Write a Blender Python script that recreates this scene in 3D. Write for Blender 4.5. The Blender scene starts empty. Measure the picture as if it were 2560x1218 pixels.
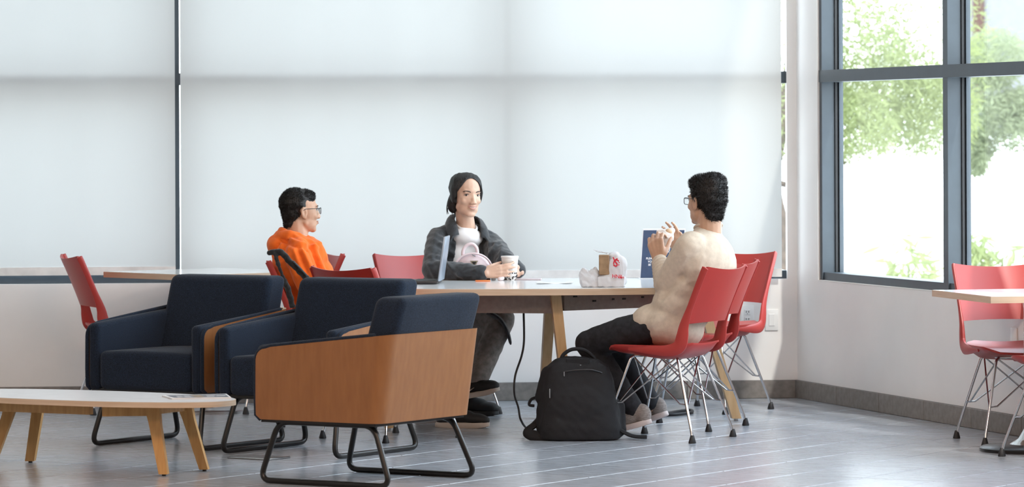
import bpy, bmesh, math, random
import numpy as np
from mathutils import Vector, Matrix
random.seed(7)
rng = np.random.default_rng(7)
SC = bpy.context.scene
COL = SC.collection
PI = math.pi

# ------------------------------------------------------------------ camera
F_PX, CX, HY, CAM_H, ROLL = 10000.0, 1280.0, 335.0, 1.45, 0.0042
cam_data = bpy.data.cameras.new('camera')
cam = bpy.data.objects.new('camera', cam_data)
COL.objects.link(cam)
cam.location = (0, 0, CAM_H)
cam.rotation_mode = 'XYZ'
cam.matrix_world = Matrix.Translation((0, 0, CAM_H)) @ Matrix.Rotation(PI/2, 4, 'X') @ Matrix.Rotation(-ROLL, 4, 'Z')
cam_data.sensor_width = 36.0
cam_data.sensor_fit = 'HORIZONTAL'
cam_data.lens = 36.0*F_PX/2560.0
cam_data.shift_y = -(609.0-HY)/2560.0
cam_data.clip_end = 300
SC.camera = cam
cam_data.dof.use_dof = True
cam_data.dof.focus_distance = 18.7
cam_data.dof.aperture_fstop = 5.0

# ------------------------------------------------------------------ light
SC.view_settings.view_transform = 'Standard'
SC.view_settings.look = 'None'
SC.view_settings.gamma = 1.0
SC.view_settings.use_curve_mapping = False
SC.view_settings.exposure = 0.2
SC.cycles.use_denoising = True
SC.cycles.max_bounces = 8
SC.cycles.transparent_max_bounces = 16
SC.cycles.caustics_reflective = False
SC.cycles.caustics_refractive = False
world = bpy.data.worlds.new('daylight_sky')
SC.world = world
world.use_nodes = True
wn = world.node_tree.nodes
wl = world.node_tree.links
bg = wn['Background']
tc = wn.new('ShaderNodeTexCoord')
sx = wn.new('ShaderNodeSeparateXYZ')
rp = wn.new('ShaderNodeValToRGB')
rp.color_ramp.elements[0].position = 0.0
rp.color_ramp.elements[0].color = (0.88, 0.94, 1.0, 1)
rp.color_ramp.elements[1].position = 1.0
rp.color_ramp.elements[1].color = (0.66, 0.82, 1.0, 1)
wl.new(tc.outputs['Generated'], sx.inputs[0])
wl.new(sx.outputs['Z'], rp.inputs[0])
wl.new(rp.outputs[0], bg.inputs['Color'])
bg.inputs['Strength'].default_value = 6.5

def lamp(name, kind, energy, color, loc, direction, size=None, sizey=None, angle=None):
    d = bpy.data.lights.new(name, kind)
    d.energy = energy
    d.color = color
    if size is not None:
        d.shape = 'RECTANGLE'; d.size = size; d.size_y = sizey or size
    if angle is not None:
        d.angle = angle
    o = bpy.data.objects.new(name, d)
    COL.objects.link(o)
    o.location = loc
    o.rotation_euler = Vector(direction).to_track_quat('-Z', 'Y').to_euler()
    return o

lamp('sun', 'SUN', 4.5, (1.0, 0.96, 0.90), (8, 12, 12), (-0.30, 0.50, -0.59), angle=math.radians(2.0))
for i, (lx, ly) in enumerate([(-3.2, 7.0), (1.2, 7.0), (-3.2, 12.5), (1.2, 12.5)]):
    lamp('ceiling_fill_light', 'AREA', 165.0, (1.0, 0.73, 0.54), (lx, ly, 4.45), (0, 0.25, -1), 2.4, 1.2)  # unseen warm area lights, added as fill for surfaces facing the camera

# ------------------------------------------------------------------ pixel geometry (only to read true positions off the photograph)
def ray(x, y):
    dx, dy = x-CX, y-HY
    return ((dx-ROLL*dy)/F_PX, (dy+ROLL*dx)/F_PX)
def P(x, y, Y):
    rx, ry = ray(x, y)
    return Vector((rx*Y, Y, CAM_H-ry*Y))
def G(x, y, z=0.0):
    rx, ry = ray(x, y)
    Y = (CAM_H-z)/ry
    return Vector((rx*Y, Y, z))

# ------------------------------------------------------------------ mesh helpers
class MB:
    def __init__(s):
        s.v = []; s.f = []; s.m = []; s.mi = 0
    def add(s, vs, fs):
        o = len(s.v)
        s.v += [tuple(p) for p in vs]
        for f in fs:
            s.f.append(tuple(i+o for i in f)); s.m.append(s.mi)
        return o
    def box(s, lo, hi):
        (a, b, c), (d, e, f) = lo, hi
        s.add([(a,b,c),(d,b,c),(d,e,c),(a,e,c),(a,b,f),(d,b,f),(d,e,f),(a,e,f)],
              [(0,3,2,1),(4,5,6,7),(0,1,5,4),(1,2,6,5),(2,3,7,6),(3,0,4,7)])
    def obox(s, c, ax, ay, az, sx_, sy_, sz_):
        c = Vector(c); ax = Vector(ax)*sx_/2; ay = Vector(ay)*sy_/2; az = Vector(az)*sz_/2
        vs = [c+ax*i+ay*j+az*k for k in (-1,1) for (i,j) in ((-1,-1),(1,-1),(1,1),(-1,1))]
        s.add(vs, [(0,3,2,1),(4,5,6,7),(0,1,5,4),(1,2,6,5),(2,3,7,6),(3,0,4,7)])
    def rbox(s, size, bev, seg=2, fn=None, cuts=0):
        bm = bmesh.new()
        bmesh.ops.create_cube(bm, size=1.0)
        bmesh.ops.scale(bm, vec=size, verts=bm.verts)
        if cuts:
            bmesh.ops.subdivide_edges(bm, edges=bm.edges[:], cuts=cuts, use_grid_fill=True)
        ed = [e for e in bm.edges if len(e.link_faces) == 2 and e.calc_face_angle(0) > 0.5]
        bmesh.ops.bevel(bm, geom=ed, offset=bev, segments=seg, profile=0.5, affect='EDGES')
        bm.verts.index_update()
        vs = [v.co.copy() for v in bm.verts]
        if fn: vs = [fn(v) for v in vs]
        s.add(vs, [[v.index for v in f.verts] for f in bm.faces])
        bm.free()
    def tube(s, pts, r, n=8, closed=False, caps=True, flat=None, up=None):
        pts = [Vector(p) for p in pts]
        k = len(pts)
        rs = r if isinstance(r, (list, tuple)) else [r]*k
        tang = []
        for i in range(k):
            if closed: t = pts[(i+1) % k]-pts[i-1]
            else: t = pts[min(i+1, k-1)]-pts[max(i-1, 0)]
            tang.append(t.normalized() if t.length > 1e-9 else Vector((0, 0, 1)))
        ref = Vector(up) if up else (Vector((0,0,1)) if abs(tang[0].z) < 0.9 else Vector((1,0,0)))
        nrm = (ref-tang[0]*ref.dot(tang[0])).normalized()
        vs = []
        for i in range(k):
            t = tang[i]
            nrm = nrm-t*nrm.dot(t)
            nrm = nrm.normalized() if nrm.length > 1e-6 else t.orthogonal().normalized()
            b = t.cross(nrm)
            fx, fy = flat if flat else (1, 1)
            for j in range(n):
                a = 2*PI*j/n
                vs.append(pts[i]+nrm*(math.cos(a)*rs[i]*fx)+b*(math.sin(a)*rs[i]*fy))
        fs = []
        for i in range(k if closed else k-1):
            i2 = (i+1) % k
            for j in range(n):
                j2 = (j+1) % n
                fs.append((i*n+j, i*n+j2, i2*n+j2, i2*n+j))
        if caps and not closed:
            fs.append(tuple(range(n-1, -1, -1)))
            fs.append(tuple((k-1)*n+j for j in range(n)))
        s.add(vs, fs)
    def lathe(s, prof, n=24, c=(0,0,0)):
        vs = []; k = len(prof)
        for r, z in prof:
            for j in range(n):
                a = 2*PI*j/n
                vs.append((c[0]+r*math.cos(a), c[1]+r*math.sin(a), c[2]+z))
        fs = [(i*n+j, i*n+(j+1)%n, (i+1)*n+(j+1)%n, (i+1)*n+j) for i in range(k-1) for j in range(n)]
        fs.append(tuple(range(n-1, -1, -1))); fs.append(tuple((k-1)*n+j for j in range(n)))
        s.add(vs, fs)
    def ell(s, c, r, axes=None, nu=16, nv=10):
        c = Vector(c)
        r = r if isinstance(r, (tuple, list)) else (r, r, r)
        A = axes or (Vector((1,0,0)), Vector((0,1,0)), Vector((0,0,1)))
        vs = [c-A[2]*r[2]]
        for i in range(1, nv):
            ph = -PI/2+PI*i/nv
            for j in range(nu):
                a = 2*PI*j/nu
                vs.append(c+A[0]*(r[0]*math.cos(ph)*math.cos(a))+A[1]*(r[1]*math.cos(ph)*math.sin(a))+A[2]*(r[2]*math.sin(ph)))
        vs.append(c+A[2]*r[2])
        fs = []
        for j in range(nu):
            fs.append((0, 1+(j+1)%nu, 1+j))
        for i in range(nv-2):
            for j in range(nu):
                a = 1+i*nu
                fs.append((a+j, a+(j+1)%nu, a+nu+(j+1)%nu, a+nu+j))
        a = 1+(nv-2)*nu; t = len(vs)-1
        for j in range(nu):
            fs.append((a+j, a+(j+1)%nu, t))
        s.add(vs, fs)
    def cap(s, p0, p1, r0, r1=None, n=14, flat=None, up=None):
        p0 = Vector(p0); p1 = Vector(p1)
        r1 = r0 if r1 is None else r1
        d = (p1-p0); L = d.length; d = d/L if L > 1e-9 else Vector((0,0,1))
        pts = []; rs = []
        for a in (-80, -60, -35, 0):
            a = math.radians(a); pts.append(p0+d*(math.sin(a)*r0)); rs.append(r0*math.cos(a))
        for t in (0.33, 0.66):
            pts.append(p0+d*(L*t)); rs.append(r0+(r1-r0)*t)
        for a in (0, 35, 60, 80):
            a = math.radians(a); pts.append(p1+d*(math.sin(a)*r1)); rs.append(r1*math.cos(a))
        s.tube(pts, rs, n=n, flat=flat, up=up)
    def chain(s, pts, rs, n=14):
        for i in range(len(pts)-1):
            s.cap(pts[i], pts[i+1], rs[i], rs[i+1], n)
    def prism(s, outline, z0, z1, top=True, bottom=True):
        n = len(outline)
        vs = [(x, y, z0) for x, y in outline]+[(x, y, z1) for x, y in outline]
        fs = [(j, (j+1)%n, n+(j+1)%n, n+j) for j in range(n)]
        if bottom: fs.append(tuple(range(n-1, -1, -1)))
        if top: fs.append(tuple(range(n, 2*n)))
        s.add(vs, fs)
    def xf(s, M, start=0):
        for i in range(start, len(s.v)):
            s.v[i] = tuple(M @ Vector(s.v[i]))
    def mesh(s, name, mats, smooth=35):
        me = bpy.data.meshes.new(name)
        me.from_pydata(s.v, [], s.f)
        for m in (mats if isinstance(mats, (list, tuple)) else [mats]):
            me.materials.append(m)
        if s.mi or any(s.m):
            me.polygons.foreach_set('material_index', s.m)
        finish(me, smooth)
        return me
    def build(s, name, mats, parent=None, smooth=35, loc=None):
        return link(name, s.mesh(name, mats, smooth), parent, loc)

def finish(me, smooth=35):
    bm = bmesh.new(); bm.from_mesh(me)
    bmesh.ops.recalc_face_normals(bm, faces=bm.faces)
    bm.to_mesh(me); bm.free()
    if smooth:
        me.polygons.foreach_set('use_smooth', [True]*len(me.polygons))
        if smooth < 180: me.set_sharp_from_angle(angle=math.radians(smooth))
    me.update()

def link(name, data, parent=None, loc=None):
    o = bpy.data.objects.new(name, data)
    COL.objects.link(o)
    if parent: o.parent = parent
    if loc is not None: o.location = loc
    return o
def empty(name, loc, rz=0.0):
    o = bpy.data.objects.new(name, None)
    o.empty_display_size = 0.1
    COL.objects.link(o)
    o.location = loc; o.rotation_euler = (0, 0, rz)
    return o
def tag(o, label, cat, group=None):
    o['label'] = label; o['category'] = cat
    if group: o['group'] = group
    return o
def struct(o, label=None):
    o['kind'] = 'structure'
    if label: o['label'] = label
    return o
def copy_tree(o, parent=None):
    c = o.copy(); COL.objects.link(c); c.parent = parent
    for ch in list(o.children): copy_tree(ch, c)
    return c
def face_angle(f):
    return math.atan2(-f[0], f[1])
def bez(p0, p1, p2, p3, n=12):
    p0, p1, p2, p3 = map(Vector, (p0, p1, p2, p3))
    return [p0*(1-t)**3+p1*(3*t*(1-t)**2)+p2*(3*t*t*(1-t))+p3*t**3 for t in [i/n for i in range(n+1)]]
def spline(pts, n=8):
    pts = [Vector(p) for p in pts]; out = []
    for i in range(len(pts)-1):
        a = pts[max(i-1,0)]; b = pts[i]; c = pts[i+1]; d = pts[min(i+2,len(pts)-1)]
        for k in range(n):
            t = k/n
            out.append(0.5*((2*b)+(c-a)*t+(2*a-5*b+4*c-d)*t*t+(3*b-a-3*c+d)*t**3))
    out.append(pts[-1]); return out
def round_path(pts, r, n=5, closed=False):
    pts = [Vector(p) for p in pts]; out = []; k = len(pts)
    for i in range(k):
        if not closed and i in (0, k-1):
            out.append(pts[i]); continue
        a, b, c = pts[i-1], pts[i], pts[(i+1) % k]
        d1 = (a-b); d2 = (c-b)
        rr = min(r, d1.length*0.45, d2.length*0.45)
        p = b+d1.normalized()*rr; q = b+d2.normalized()*rr
        for j in range(n+1):
            t = j/n
            out.append(p*(1-t)**2+b*(2*t*(1-t))+q*t*t)
    return out

# ------------------------------------------------------------------ materials
def mat(name, col, rough=0.5, metal=0.0, var=0.06, vscale=12.0, bump=0.0, bscale=150.0, spec=0.5,
        sheen=0.0, stretch=None, rnd=0.0, col2=None, coat=0.0, sss=0.0):
    m = bpy.data.materials.new(name); m.use_nodes = True
    nt = m.node_tree; N = nt.nodes; L = nt.links
    b = N['Principled BSDF']
    b.inputs['Roughness'].default_value = rough
    b.inputs['Metallic'].default_value = metal
    b.inputs['Specular IOR Level'].default_value = spec
    if sheen: b.inputs['Sheen Weight'].default_value = sheen
    if coat:
        b.inputs['Coat Weight'].default_value = coat; b.inputs['Coat Roughness'].default_value = 0.08
    if sss:
        b.inputs['Subsurface Weight'].default_value = sss
        b.inputs['Subsurface Radius'].default_value = (0.012, 0.004, 0.002)
    t = N.new('ShaderNodeTexCoord'); mp = N.new('ShaderNodeMapping')
    L.new(t.outputs['Object'], mp.inputs['Vector'])
    if stretch: mp.inputs['Scale'].default_value = stretch
    nz = N.new('ShaderNodeTexNoise'); nz.inputs['Scale'].default_value = vscale; nz.inputs['Detail'].default_value = 4
    L.new(mp.outputs[0], nz.inputs['Vector'])
    c2 = col2 or tuple(max(0, c*(1-var*2)) for c in col)
    c1 = col if col2 else tuple(min(1, c*(1+var)) for c in col)
    r = N.new('ShaderNodeValToRGB')
    r.color_ramp.elements[0].position = 0.32; r.color_ramp.elements[0].color = (*c2, 1)
    r.color_ramp.elements[1].position = 0.68; r.color_ramp.elements[1].color = (*c1, 1)
    L.new(nz.outputs['Fac'], r.inputs[0])
    out = r.outputs[0]
    if rnd:
        oi = N.new('ShaderNodeObjectInfo'); hs = N.new('ShaderNodeHueSaturation')
        mr = N.new('ShaderNodeMapRange')
        mr.inputs['To Min'].default_value = 1-rnd; mr.inputs['To Max'].default_value = 1+rnd
        L.new(oi.outputs['Random'], mr.inputs['Value']); L.new(mr.outputs[0], hs.inputs['Value'])
        L.new(out, hs.inputs['Color']); out = hs.outputs[0]
    L.new(out, b.inputs['Base Color'])
    if bump:
        n2 = N.new('ShaderNodeTexNoise'); n2.inputs['Scale'].default_value = bscale; n2.inputs['Detail'].default_value = 3
        L.new(mp.outputs[0], n2.inputs['Vector'])
        bp = N.new('ShaderNodeBump'); bp.inputs['Strength'].default_value = bump; bp.inputs['Distance'].default_value = 0.004
        L.new(n2.outputs['Fac'], bp.inputs['Height']); L.new(bp.outputs[0], b.inputs['Normal'])
    return m

def glass_mat(name, tint=(0.97, 0.985, 0.98), refl=0.06):
    m = bpy.data.materials.new(name); m.use_nodes = True
    N = m.node_tree.nodes; L = m.node_tree.links
    N.remove(N['Principled BSDF'])
    tr = N.new('ShaderNodeBsdfTransparent'); tr.inputs[0].default_value = (*tint, 1)
    gl = N.new('ShaderNodeBsdfGlossy'); gl.inputs['Roughness'].default_value = 0.0
    lw = N.new('ShaderNodeLayerWeight'); lw.inputs['Blend'].default_value = 0.5
    pw_ = N.new('ShaderNodeMath'); pw_.operation = 'POWER'; pw_.inputs[1].default_value = 5.0
    fr = N.new('ShaderNodeMapRange'); fr.inputs['To Min'].default_value = refl*0.5; fr.inputs['To Max'].default_value = 0.8
    L.new(lw.outputs['Facing'], pw_.inputs[0]); L.new(pw_.outputs[0], fr.inputs['Value'])
    mx = N.new('ShaderNodeMixShader')
    L.new(fr.outputs[0], mx.inputs[0]); L.new(tr.outputs[0], mx.inputs[1]); L.new(gl.outputs[0], mx.inputs[2])
    L.new(mx.outputs[0], N['Material Output'].inputs[0])
    return m

def cloth_trans(name, col, trans, rough=0.9, tcol=None):
    """diffuse plus translucent sheet, with a faint woven variation"""
    m = bpy.data.materials.new(name); m.use_nodes = True
    N = m.node_tree.nodes; L = m.node_tree.links
    N.remove(N['Principled BSDF'])
    t = N.new('ShaderNodeTexCoord'); mp = N.new('ShaderNodeMapping'); mp.inputs['Scale'].default_value = (1.1, 1.1, 0.05)
    nz = N.new('ShaderNodeTexNoise'); nz.inputs['Scale'].default_value = 3.0; nz.inputs['Detail'].default_value = 2
    L.new(t.outputs['Object'], mp.inputs[0]); L.new(mp.outputs[0], nz.inputs['Vector'])
    r = N.new('ShaderNodeValToRGB')
    r.color_ramp.elements[0].position = 0.3; r.color_ramp.elements[0].color = (*[c*0.965 for c in (tcol or col)], 1)
    r.color_ramp.elements[1].position = 0.7; r.color_ramp.elements[1].color = (*(tcol or col), 1)
    L.new(nz.outputs['Fac'], r.inputs[0])
    d = N.new('ShaderNodeBsdfDiffuse'); d.inputs[0].default_value = (*col, 1)
    tl = N.new('ShaderNodeBsdfTranslucent')
    L.new(r.outputs[0], tl.inputs[0])
    mx = N.new('ShaderNodeMixShader'); mx.inputs[0].default_value = trans
    L.new(d.outputs[0], mx.inputs[1]); L.new(tl.outputs[0], mx.inputs[2])
    L.new(mx.outputs[0], N['Material Output'].inputs[0])
    return m

M = {}
M['wall'] = mat('white_paint', (0.84, 0.825, 0.81), 0.6, var=0.015, vscale=3, bump=0.06, bscale=300)
M['ceil'] = mat('ceiling_paint', (0.8, 0.8, 0.78), 0.8, var=0.02)
M['base'] = mat('grey_base_tile', (0.225, 0.205, 0.19), 0.5, var=0.10, vscale=30, rnd=0.05)
M['tile'] = mat('grey_floor_tile', (0.36, 0.385, 0.425), 0.20, var=0.10, vscale=9, bump=0.05, bscale=120, stretch=(1, 4, 1), rnd=0.06, spec=0.55)
M['grout'] = mat('grout', (0.20, 0.20, 0.205), 0.8, var=0.08, vscale=40)
M['frame'] = mat('blue_grey_metal', (0.050, 0.068, 0.086), 0.42, metal=0.0, var=0.04)
M['gasket'] = mat('black_gasket', (0.02, 0.022, 0.025), 0.6)
M['glass'] = glass_mat('window_glass')
M['blind'] = cloth_trans('blind_fabric', (0.70, 0.69, 0.67), 0.5, tcol=(0.278, 0.284, 0.278))
M['hem'] = mat('hem_bar', (0.84, 0.84, 0.83), 0.6)
M['fabric'] = mat('dark_blue_felt', (0.021, 0.036, 0.066), 0.95, col2=(0.005, 0.0055, 0.007), vscale=420, bump=0.35, bscale=500, spec=0.12, sheen=0.08)
M['ply'] = mat('oak_veneer', (0.275, 0.112, 0.033), 0.45, col2=(0.235, 0.092, 0.026), vscale=9, stretch=(5, 5, 0.8), bump=0.04, bscale=90)
M['plyedge'] = mat('plywood_edge', (0.62, 0.47, 0.33), 0.5, col2=(0.40, 0.26, 0.15), vscale=60, stretch=(0.2, 0.2, 6))
M['oak'] = mat('oak_wood', (0.62, 0.35, 0.13), 0.45, col2=(0.50, 0.26, 0.085), vscale=10, stretch=(6, 6, 0.7))
M['paleoak'] = mat('pale_oak', (0.66, 0.45, 0.24), 0.45, col2=(0.56, 0.36, 0.18), vscale=10, stretch=(5, 5, 0.7))
M['edge'] = mat('edge_band_wood', (0.62, 0.47, 0.34), 0.4, col2=(0.54, 0.39, 0.27), vscale=10, stretch=(0.6, 0.6, 12))
M['taupe'] = mat('taupe_laminate', (0.36, 0.29, 0.25), 0.55, var=0.06, vscale=40)
M['laminate'] = mat('white_laminate', (0.80, 0.80, 0.80), 0.13, var=0.01, spec=0.55)
M['greylam'] = mat('light_grey_laminate', (0.62, 0.62, 0.63), 0.3, var=0.03)
M['blacksteel'] = mat('black_steel', (0.022, 0.021, 0.021), 0.32, metal=0.6, spec=0.6)
M['chrome'] = mat('chrome', (0.62, 0.63, 0.65), 0.16, metal=1.0, var=0.02)
M['red'] = mat('red_plastic', (0.40, 0.036, 0.030), 0.38, var=0.04, vscale=5, bump=0.05, bscale=600)
M['rubber'] = mat('black_rubber', (0.015, 0.015, 0.017), 0.55)
M['blackfab'] = mat('black_nylon', (0.012, 0.012, 0.014), 0.75, bump=0.25, bscale=300, spec=0.3)
M['white'] = mat('white_plastic', (0.82, 0.82, 0.81), 0.35, var=0.01)
M['steel'] = mat('brushed_steel', (0.5, 0.5, 0.5), 0.3, metal=1.0, var=0.05)
M['concrete'] = mat('pale_paving', (0.55, 0.54, 0.51), 0.9, var=0.08, vscale=1.5)
# ------------------------------------------------------------------ the room shell
CORNER = G(1994, 995)
LEFTPT = G(0, 1014)
uB = (LEFTPT-CORNER).normalized()            # along the back wall, towards the left
dR = Vector((0.290, -0.957, 0)).normalized() # along the right wall, towards the camera
UP = Vector((0, 0, 1))
nB = Vector((uB.y, -uB.x, 0))                # back wall outward
if nB.y < 0: nB = -nB
nR = Vector((-dR.y, dR.x, 0))                # right wall outward
if nR.x < 0: nR = -nR
SILL, TR0, TR1, HEAD, CEIL = 0.652, 1.722, 1.786, 4.2, 4.5
def sB(x, y=600):
    rx, _ = ray(x, y)
    return (rx*CORNER.y-CORNER.x)/(uB.x-rx*uB.y)
def sR(x, y=600):
    rx, _ = ray(x, y)
    return (rx*CORNER.y-CORNER.x)/(dR.x-rx*dR.y)
def wbox(mb, u, n, s0, s1, z0, z1, d0, d1):
    """box on a wall: along u from s0 to s1, out of the room (n) from d0 to d1"""
    c = CORNER+u*((s0+s1)/2)+n*((d0+d1)/2)+UP*((z0+z1)/2)
    mb.obox(c, u, n, UP, abs(s1-s0), abs(d1-d0), z1-z0)

LEN_B, LEN_R = 10.0, 7.4
# floor: slab with grout, tiles as children
mb = MB()
far_l = CORNER+uB*LEN_B
ROOM = [(p.x, p.y) for p in (CORNER+uB*(LEN_B+0.3)+nB*0.15, Vector((far_l.x-0.3, -3.0, 0)), CORNER+dR*26.0+nR*0.15, CORNER+nB*0.15+nR*0.15)]
mb.prism(ROOM, -0.12, -0.004)
floor = struct(mb.build('floor', M['grout'], smooth=0), 'grey tiled floor with thin pale joints')
A_DIR = Vector((0.545, 0.839, 0)).normalized()
B_DIR = Vector((0.839, -0.545, 0)).normalized()
TW, TL, GAP = 0.335, 0.555, 0.005
t0 = MB()
t0.rbox((TW-GAP, TL-GAP, 0.012), 0.0022, 1)
tile_me = t0.mesh('tile', M['tile'], 0)
ang = math.atan2(B_DIR.y, B_DIR.x)
org = G(1643, 1170)
def inside_room(p, m=0.0):
    q = p-CORNER
    return q.dot(nB) < -m and q.dot(nR) < -m
ntile = 0
cells = []
for i in range(-24, 25):
    for j in range(-16, 17):
        c = org+B_DIR*((i+0.5)*TW)+A_DIR*((j+0.5)*TL)
        if not inside_room(c, -0.25) or c.y < 15.6: continue
        px = CX+c.x/c.y*F_PX
        if px < -420 or px > 2980: continue
        cells.append((abs(px-1280)*0.001+abs(c.y-18.5)*0.1, c))
cells.sort(key=lambda t: t[0])
for k, (w_, c) in enumerate(cells[:298]):
    o = link('tile', tile_me, floor, (c.x, c.y, -0.006))
    o.rotation_euler = (0, 0, ang)
rest = MB()
for (w_, c) in cells[298:]:
    rest.obox((c.x, c.y, -0.006), B_DIR, A_DIR, UP, TW-GAP, TL-GAP, 0.012)
for i in range(-30, 31):
    for j in range(-34, 20):
        c = org+B_DIR*((i+0.5)*TW)+A_DIR*((j+0.5)*TL)
        px = CX+c.x/max(c.y, 0.1)*F_PX
        if inside_room(c, -0.25) and c.y > 9 and c.x < 5.0 and c.x > far_l.x and (c.y < 15.6 or px < -420 or px > 2980):
            rest.obox((c.x, c.y, -0.006), B_DIR, A_DIR, UP, TW-GAP, TL-GAP, 0.012)
o = rest.build('tile_field', M['tile'], floor, 0); o['kind'] = 'stuff'

# low walls under the windows
mb = MB(); wbox(mb, uB, nB, -0.3, LEN_B, 0, SILL, 0.0, 0.30)
wall_back = struct(mb.build('wall_back', M['wall'], smooth=0), 'low white wall below the blinds')
mb = MB(); wbox(mb, dR, nR, -0.3, LEN_R, 0, SILL, 0.0, 0.22)
wall_right = struct(mb.build('wall_right', M['wall'], smooth=0), 'low white wall below the right window')
# white corner pier
mb = MB()
sp = sB(1968); sj = sR(2045)
wbox(mb, uB, nB, -0.02, sp, SILL, CEIL, 0.0, 0.05)
wbox(mb, dR, nR, -0.02, sj, SILL, CEIL, 0.0, 0.10)
struct(mb.build('wall_corner', M['wall'], smooth=0), 'narrow white corner pier between the windows')
# baseboards made of tile pieces
def baseboard(name, u, n, length, label):
    root = MB(); wbox(root, u, n, 0.0, length, 0.0, 0.099, -0.008, 0.0)
    b = struct(root.build(name, M['grout'], smooth=0), label)
    s = 0.012; L = 0.598
    me = MB(); me.rbox((L-0.004, 0.007, 0.096), 0.0015, 1)
    dat = me.mesh('tile', M['base'], 0)
    while s+L < length:
        c = CORNER+u*(s+L/2)-n*0.0105+UP*0.049
        o = link('tile', dat, b, c); o.rotation_euler = (0, 0, math.atan2(u.y, u.x)); s += L
    return b
baseboard('baseboard_back', uB, nB, 6.5, 'grey tile skirting along the back wall')
baseboard('baseboard_right', dR, nR, 4.6, 'grey tile skirting along the right wall')
# header walls, ceiling, left wall
mb = MB(); wbox(mb, uB, nB, -0.3, LEN_B, HEAD, CEIL, 0, 0.30)
struct(mb.build('wall_back_header', M['wall'], smooth=0))
mb = MB(); wbox(mb, dR, nR, -0.3, LEN_R, HEAD, CEIL, 0, 0.22)
struct(mb.build('wall_right_header', M['wall'], smooth=0))
mb = MB(); mb.prism(ROOM, CEIL, CEIL+0.1)
struct(mb.build('ceiling', M['ceil'], smooth=0))
mb = MB(); mb.box((far_l.x-0.3, -3.0, 0), (far_l.x-0.1, 22.2, CEIL))
struct(mb.build('wall_left', M['wall'], smooth=0))
mb = MB(); mb.box((far_l.x-0.3, -3.2, 0), (10.5, -3.0, CEIL))
struct(mb.build('wall_front', M['wall'], smooth=0))
mb = MB(); wbox(mb, dR, nR, LEN_R, 26.2, 0, CEIL, 0.0, 0.22)
struct(mb.build('wall_right_far', M['wall'], smooth=0))

# ------------------------------------------------------------------ windows
def pane(parent, u, n, s0, s1, z0, z1, d):
    mb = MB(); wbox(mb, u, n, s0, s1, z0, z1, d, d+0.006)
    mb.build('pane', M['glass'], parent, 0)
def vbar(parent, name, u, n, s0, s1, z0, z1, d0, d1, m='frame'):
    mb = MB(); wbox(mb, u, n, s0, s1, z0, z1, d0, d1)
    return mb.build(name, M[m], parent, 0)
# right window
w1 = struct(empty('window_1', CORNER), 'blue-grey framed window in the right wall')
w1_inv = Matrix.Translation(-CORNER)
def under(o, e):     # parent keeping the world position
    o.parent = e; o.matrix_parent_inverse = e.matrix_world.inverted() if False else Matrix.Translation(-Vector(e.location))
W1 = []
m0, m1 = sR(2353), sR(2365)
mw = m1-m0
bay = m0-sj
mull = [(sj-0.02, sj+0.035)]
s = m0
while s < LEN_R-0.3:
    mull.append((s, s+mw)); s += bay
for (a, b) in mull:
    W1.append(vbar(None, 'mullion', dR, nR, a, b, SILL, HEAD, 0.012, 0.125))
    W1.append(vbar(None, 'gasket', dR, nR, a-0.006, b+0.010, SILL+0.03, HEAD, 0.085, 0.098, 'gasket'))
    W1.append(vbar(None, 'glazing_bead', dR, nR, a-0.012, b+0.018, SILL+0.03, HEAD, 0.105, 0.128))
W1.append(vbar(None, 'transom', dR, nR, sj, LEN_R, TR0, TR1, 0.008, 0.12))
W1.append(vbar(None, 'bottom_rail', dR, nR, sj, LEN_R, SILL+0.004, SILL+0.046, 0.02, 0.14))
W1.append(vbar(None, 'head_rail', dR, nR, sj, LEN_R, HEAD-0.06, HEAD, 0.012, 0.125))
W1.append(vbar(None, 'sill', dR, nR, sj-0.0, LEN_R, SILL-0.002, SILL+0.004, 0.0, 0.2, 'wall'))
for k in range(len(mull)-1):
    for (z0, z1) in ((SILL+0.04, TR0), (TR1, HEAD-0.05)):
        mb = MB(); wbox(mb, dR, nR, mull[k][1], mull[k+1][0], z0, z1, 0.112, 0.118)
        W1.append(mb.build('pane', M['glass'], None, 0))
for o in W1: under(o, w1)
# back window
w2 = struct(empty('window_2', CORNER+uB*sp), 'dark framed window behind the roller blinds')
W2 = []
mulB = [(sp-0.06, sp-0.03)]
c1 = sB(1267, 400); c2 = sB(434, 400); step = c2-c1
pos = [c1, c2, c2+step, c2+2*step]
for c in pos: mulB.append((c-0.032, c+0.032))
for (a, b) in mulB:
    W2.append(vbar(None, 'mullion', uB, nB, a, b, SILL, HEAD, 0.030, 0.16, 'frame'))
W2.append(vbar(None, 'transom', uB, nB, sp, LEN_B, TR0, TR1, 0.012, 0.15))
W2.append(vbar(None, 'bottom_rail', uB, nB, sp, LEN_B, SILL, SILL+0.045, 0.03, 0.18))
W2.append(vbar(None, 'head_rail', uB, nB, sp, LEN_B, HEAD-0.06, HEAD, 0.05, 0.17))
for k in range(len(mulB)-1):
    for (z0, z1) in ((SILL+0.04, TR0), (TR1, HEAD-0.05)):
        mb = MB(); wbox(mb, uB, nB, mulB[k][1], mulB[k+1][0], z0, z1, 0.15, 0.156)
        W2.append(mb.build('pane', M['glass'], None, 0))
for o in W2: under(o, w2)

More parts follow.
